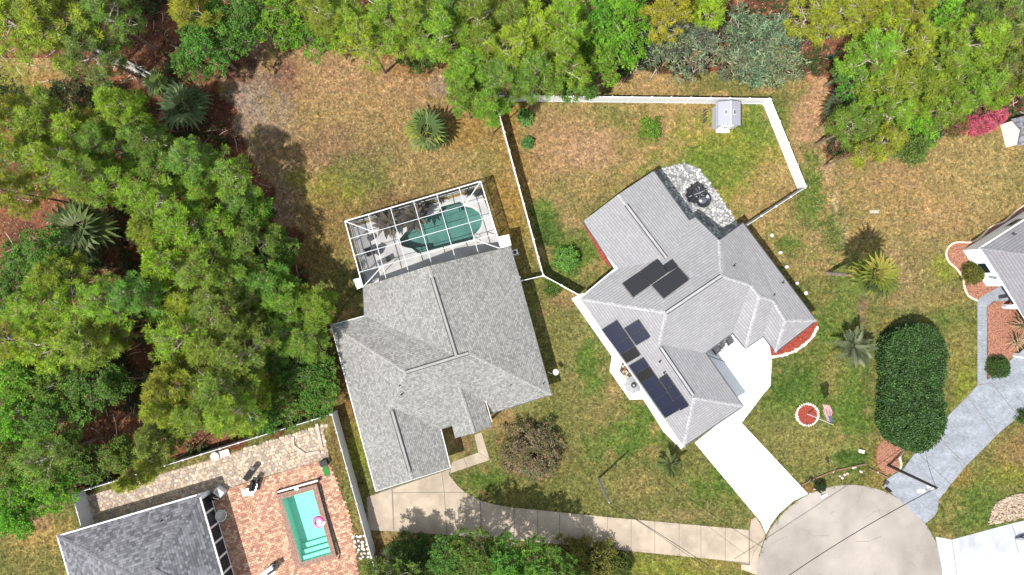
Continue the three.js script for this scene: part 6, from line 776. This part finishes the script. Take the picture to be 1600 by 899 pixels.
palm('large grey-brown leafy plant at the cage wall over the pool edge', 648, 340, 34, 1.1, paddles, [[0.13, 0.11, 0.085], [0.19, 0.165, 0.13], [0.08, 0.075, 0.06]], 46, { name: 'cage_plant', cat: 'plant', low: 0 }); palm('grey-brown leafy plant at the cage wall beside the deck chairs', 607, 348, 32, 1.0, paddles, [[0.13, 0.11, 0.085], [0.19, 0.165, 0.13], [0.08, 0.075, 0.06]], 44, { name: 'cage_plant', cat: 'plant', low: 0 }); palm('small grey plant by the straight far edge of the pool', 668, 318, 14, 0.5, feathers, [[0.08, 0.08, 0.06]], 18, { name: 'cage_plant', cat: 'plant', low: 0 }); palm('thin grey plant between pool and cage wall', 688, 312, 12, 0.5, feathers, [[0.08, 0.08, 0.06]], 14, { name: 'cage_plant', cat: 'plant', low: 0 }); palm('spiky grey plant beside the deck box', 733, 302, 12, 0.4, feathers, [[0.07, 0.07, 0.05]], 16, { name: 'cage_plant', cat: 'plant', low: 0 });
// ---- ground cover: grass tufts, straw and leaf litter, undergrowth, fallen sticks
{
  const f = rng(808), gm = new THREE.MeshPhysicalMaterial({ color: 0xffffff, roughness: 1, side: THREE.DoubleSide, transmission: 0.2, thickness: 0, specularIntensity: 0.2 }), bladeGeo = (() => { const pos = [], uv = [], r = rng(5); for (let i = 0; i < 7; i++) { const a = r() * 6.28, d = V3(Math.cos(a), 0.55 + r() * 0.5, Math.sin(a)).normalize(), s = V3(-Math.sin(a), 0, Math.cos(a)).multiplyScalar(0.016), o = V3((r() - 0.5) * 0.1, 0, (r() - 0.5) * 0.1), e = o.clone().addScaledVector(d, 0.12 + r() * 0.1); for (const v of [o.clone().sub(s), o.clone().add(s), e]) { pos.push(v.x, v.y, v.z); uv.push(0, 0); } } return finish(pos, uv); })();
  const mats = [], cols = [], houses = [[[567, 448], [798, 385], [862, 617], [704, 731], [587, 768], [517, 508]], [[911, 346], [1022, 267], [1161, 348], [1276, 501], [1212, 551], [1162, 635], [1068, 699], [905, 467], [960, 421]], [[89, 838], [311, 773], [365, 958], [143, 1023]], [[1531, 388], [1700, 280], [1860, 520], [1690, 632]]], block = [...hard, ...houses], B = 8, W = 1680 / B, grid = new Uint8Array(W * 130);
  for (let j = 0; j < 130; j++) for (let i = 0; i < W; i++) { const x = i * B - 36, y = j * B - 56; grid[j * W + i] = block.some((p) => inPoly(x, y, p)) ? 2 : woods.some((w) => inPoly(x, y, w)) ? 1 : 0; }
  const cell = (x, y) => grid[Math.floor((y + 56 + B / 2) / B) * W + Math.floor((x + 36 + B / 2) / B)];
  const put1 = (x, y, k) => { const p = V(x, y), s = rr(0.5, 1.05, f); mats.push(new THREE.Matrix4().compose(p, Q((f() - 0.5) * 0.4, f() * 6.28, (f() - 0.5) * 0.4), V3(s * 1.3, s * rr(0.5, 1.1, f), s * 1.3))); const c = groundAt(x, y), q = lin(clamp(c[0], 10, 250), clamp(c[1], 10, 250), clamp(c[2], 8, 240)), j = GK * k * Math.exp((f() - 0.5) * 0.7); q.multiplyScalar(j); const wv = (f() - 0.5) * 0.25; q.r *= 1 + wv; q.b *= 1 - wv; cols.push(q); };
  while (mats.length < 170000) { const x = rr(-34, 1640, f), y = rr(-50, 950, f), c = cell(x, y); if (c === 2 && block.some((p) => inPoly(x, y, p))) continue; if (c === 1 && f() > 0.25) continue; put1(x, y, 1.12); }
  scene.add(stuff('grass', 'short dry and green lawn grass over all the yards', 'grass', bladeGeo, gm, mats, cols));
  const lm = [], lc = [], leafG = leavesGeo(3, 0.05, 0.16, 0.06, 77, 0.9); while (lm.length < 26000) { const x = rr(-34, 1640, f), y = rr(-50, 850, f), c = cell(x, y); if (c === 2) continue; const near = c === 1 || (x > 1235 && x < 1330 && y < 420) || (x > 330 && x < 780 && y < 480 && f() < 0.35); if (!near) continue; const p = V(x, y); p.y = 0.03; lm.push(new THREE.Matrix4().compose(p, Q(0, f() * 6.28, 0), V3(1, 0.5, 1).multiplyScalar(rr(0.7, 1.5, f)))); lc.push(tint(f() < 0.55 ? [0.2, 0.085, 0.045] : [0.36, 0.24, 0.14], f, 0.5)); }
  scene.add(stuff('leaf_litter', 'fallen brown needles and leaves on woods floor and bare lot', 'leaf litter', leafG, gm, lm, lc));
  const um = [], uc = []; while (um.length < 7000) { const x = rr(-60, 1640, f), y = rr(-50, 850, f); if (cell(Math.max(x, -30), y) !== 1 || vn(x * 0.018, y * 0.018, 55) < 0.5) continue; const p = V(x, y); p.y = rr(0.1, 1.0, f); um.push(new THREE.Matrix4().compose(p, Q((f() - 0.5), f() * 6.28, (f() - 0.5)), V3(1, 1, 1).multiplyScalar(rr(0.8, 1.5, f)))); uc.push(tint([0.05, 0.075, 0.02], f, 0.5)); }
  scene.add(stuff('undergrowth', 'low dark green undergrowth on the woods floor', 'undergrowth', leafy, leafMat, um, uc));
  const sm = [], sg = taperTube([V3(-0.6, 0, 0), V3(0, 0.05, 0.08), V3(0.6, 0.02, -0.03)], [0.02, 0.028, 0.01], 5), sc = []; while (sm.length < 900) { const x = rr(-34, 1640, f), y = rr(-50, 850, f); if (cell(x, y) !== 1) continue; const p = V(x, y); p.y = rr(0.05, 0.5, f); sm.push(new THREE.Matrix4().compose(p, Q((f() - 0.5) * 0.4, f() * 6.28, (f() - 0.5) * 0.6), V3(rr(0.6, 1.9, f), 1, 1))); sc.push(tint([0.42, 0.37, 0.33], f, 0.3)); }
  scene.add(stuff('fallen_sticks', 'bleached grey sticks strewn on the woods floor', 'sticks', sg, std(new THREE.Color(1, 1, 1), 0.95), sm, sc));
  // weeds and flowers flecking the lawns
}
[['long fallen trunk lying in the upper woods', 150, 78, 268, 140, 0.2], ['second fallen trunk beside the long one', 190, 92, 258, 128, 0.14], ['fallen branch under the pines by the straw path', 1290, 60, 1370, 20, 0.16], ['thin fallen branch across the straw path edge', 1310, 20, 1360, 40, 0.08], ['dead leaning trunk above the grey leafy trees', 1200, 45, 1228, 12, 0.12]].forEach(([l, x0, y0, x1, y1, r]) => { const a = V(x0, y0), b = V(x1, y1), t = thing('fallen_log', l, 'log', [a.x, 0, a.z]); const d = b.clone().sub(a); put(t, 'trunk', taperTube([V3(0, 0.25, 0), d.clone().multiplyScalar(0.5).setY(0.35), d.clone().setY(0.3)], [r, r * 0.8, r * 0.4], 8), M.greyWood); const f = rng(x0); for (let i = 0; i < 7; i++) { const k = rr(0.2, 0.95, f), p = d.clone().multiplyScalar(k).setY(0.35), e = p.clone().add(V3(rr(-1, 1, f), rr(0.1, 0.6, f), rr(-1, 1, f))); put(t, 'branch', taperTube([p, e], [0.05, 0.015], 5), M.limb); } });

renderer.render(scene, camera);
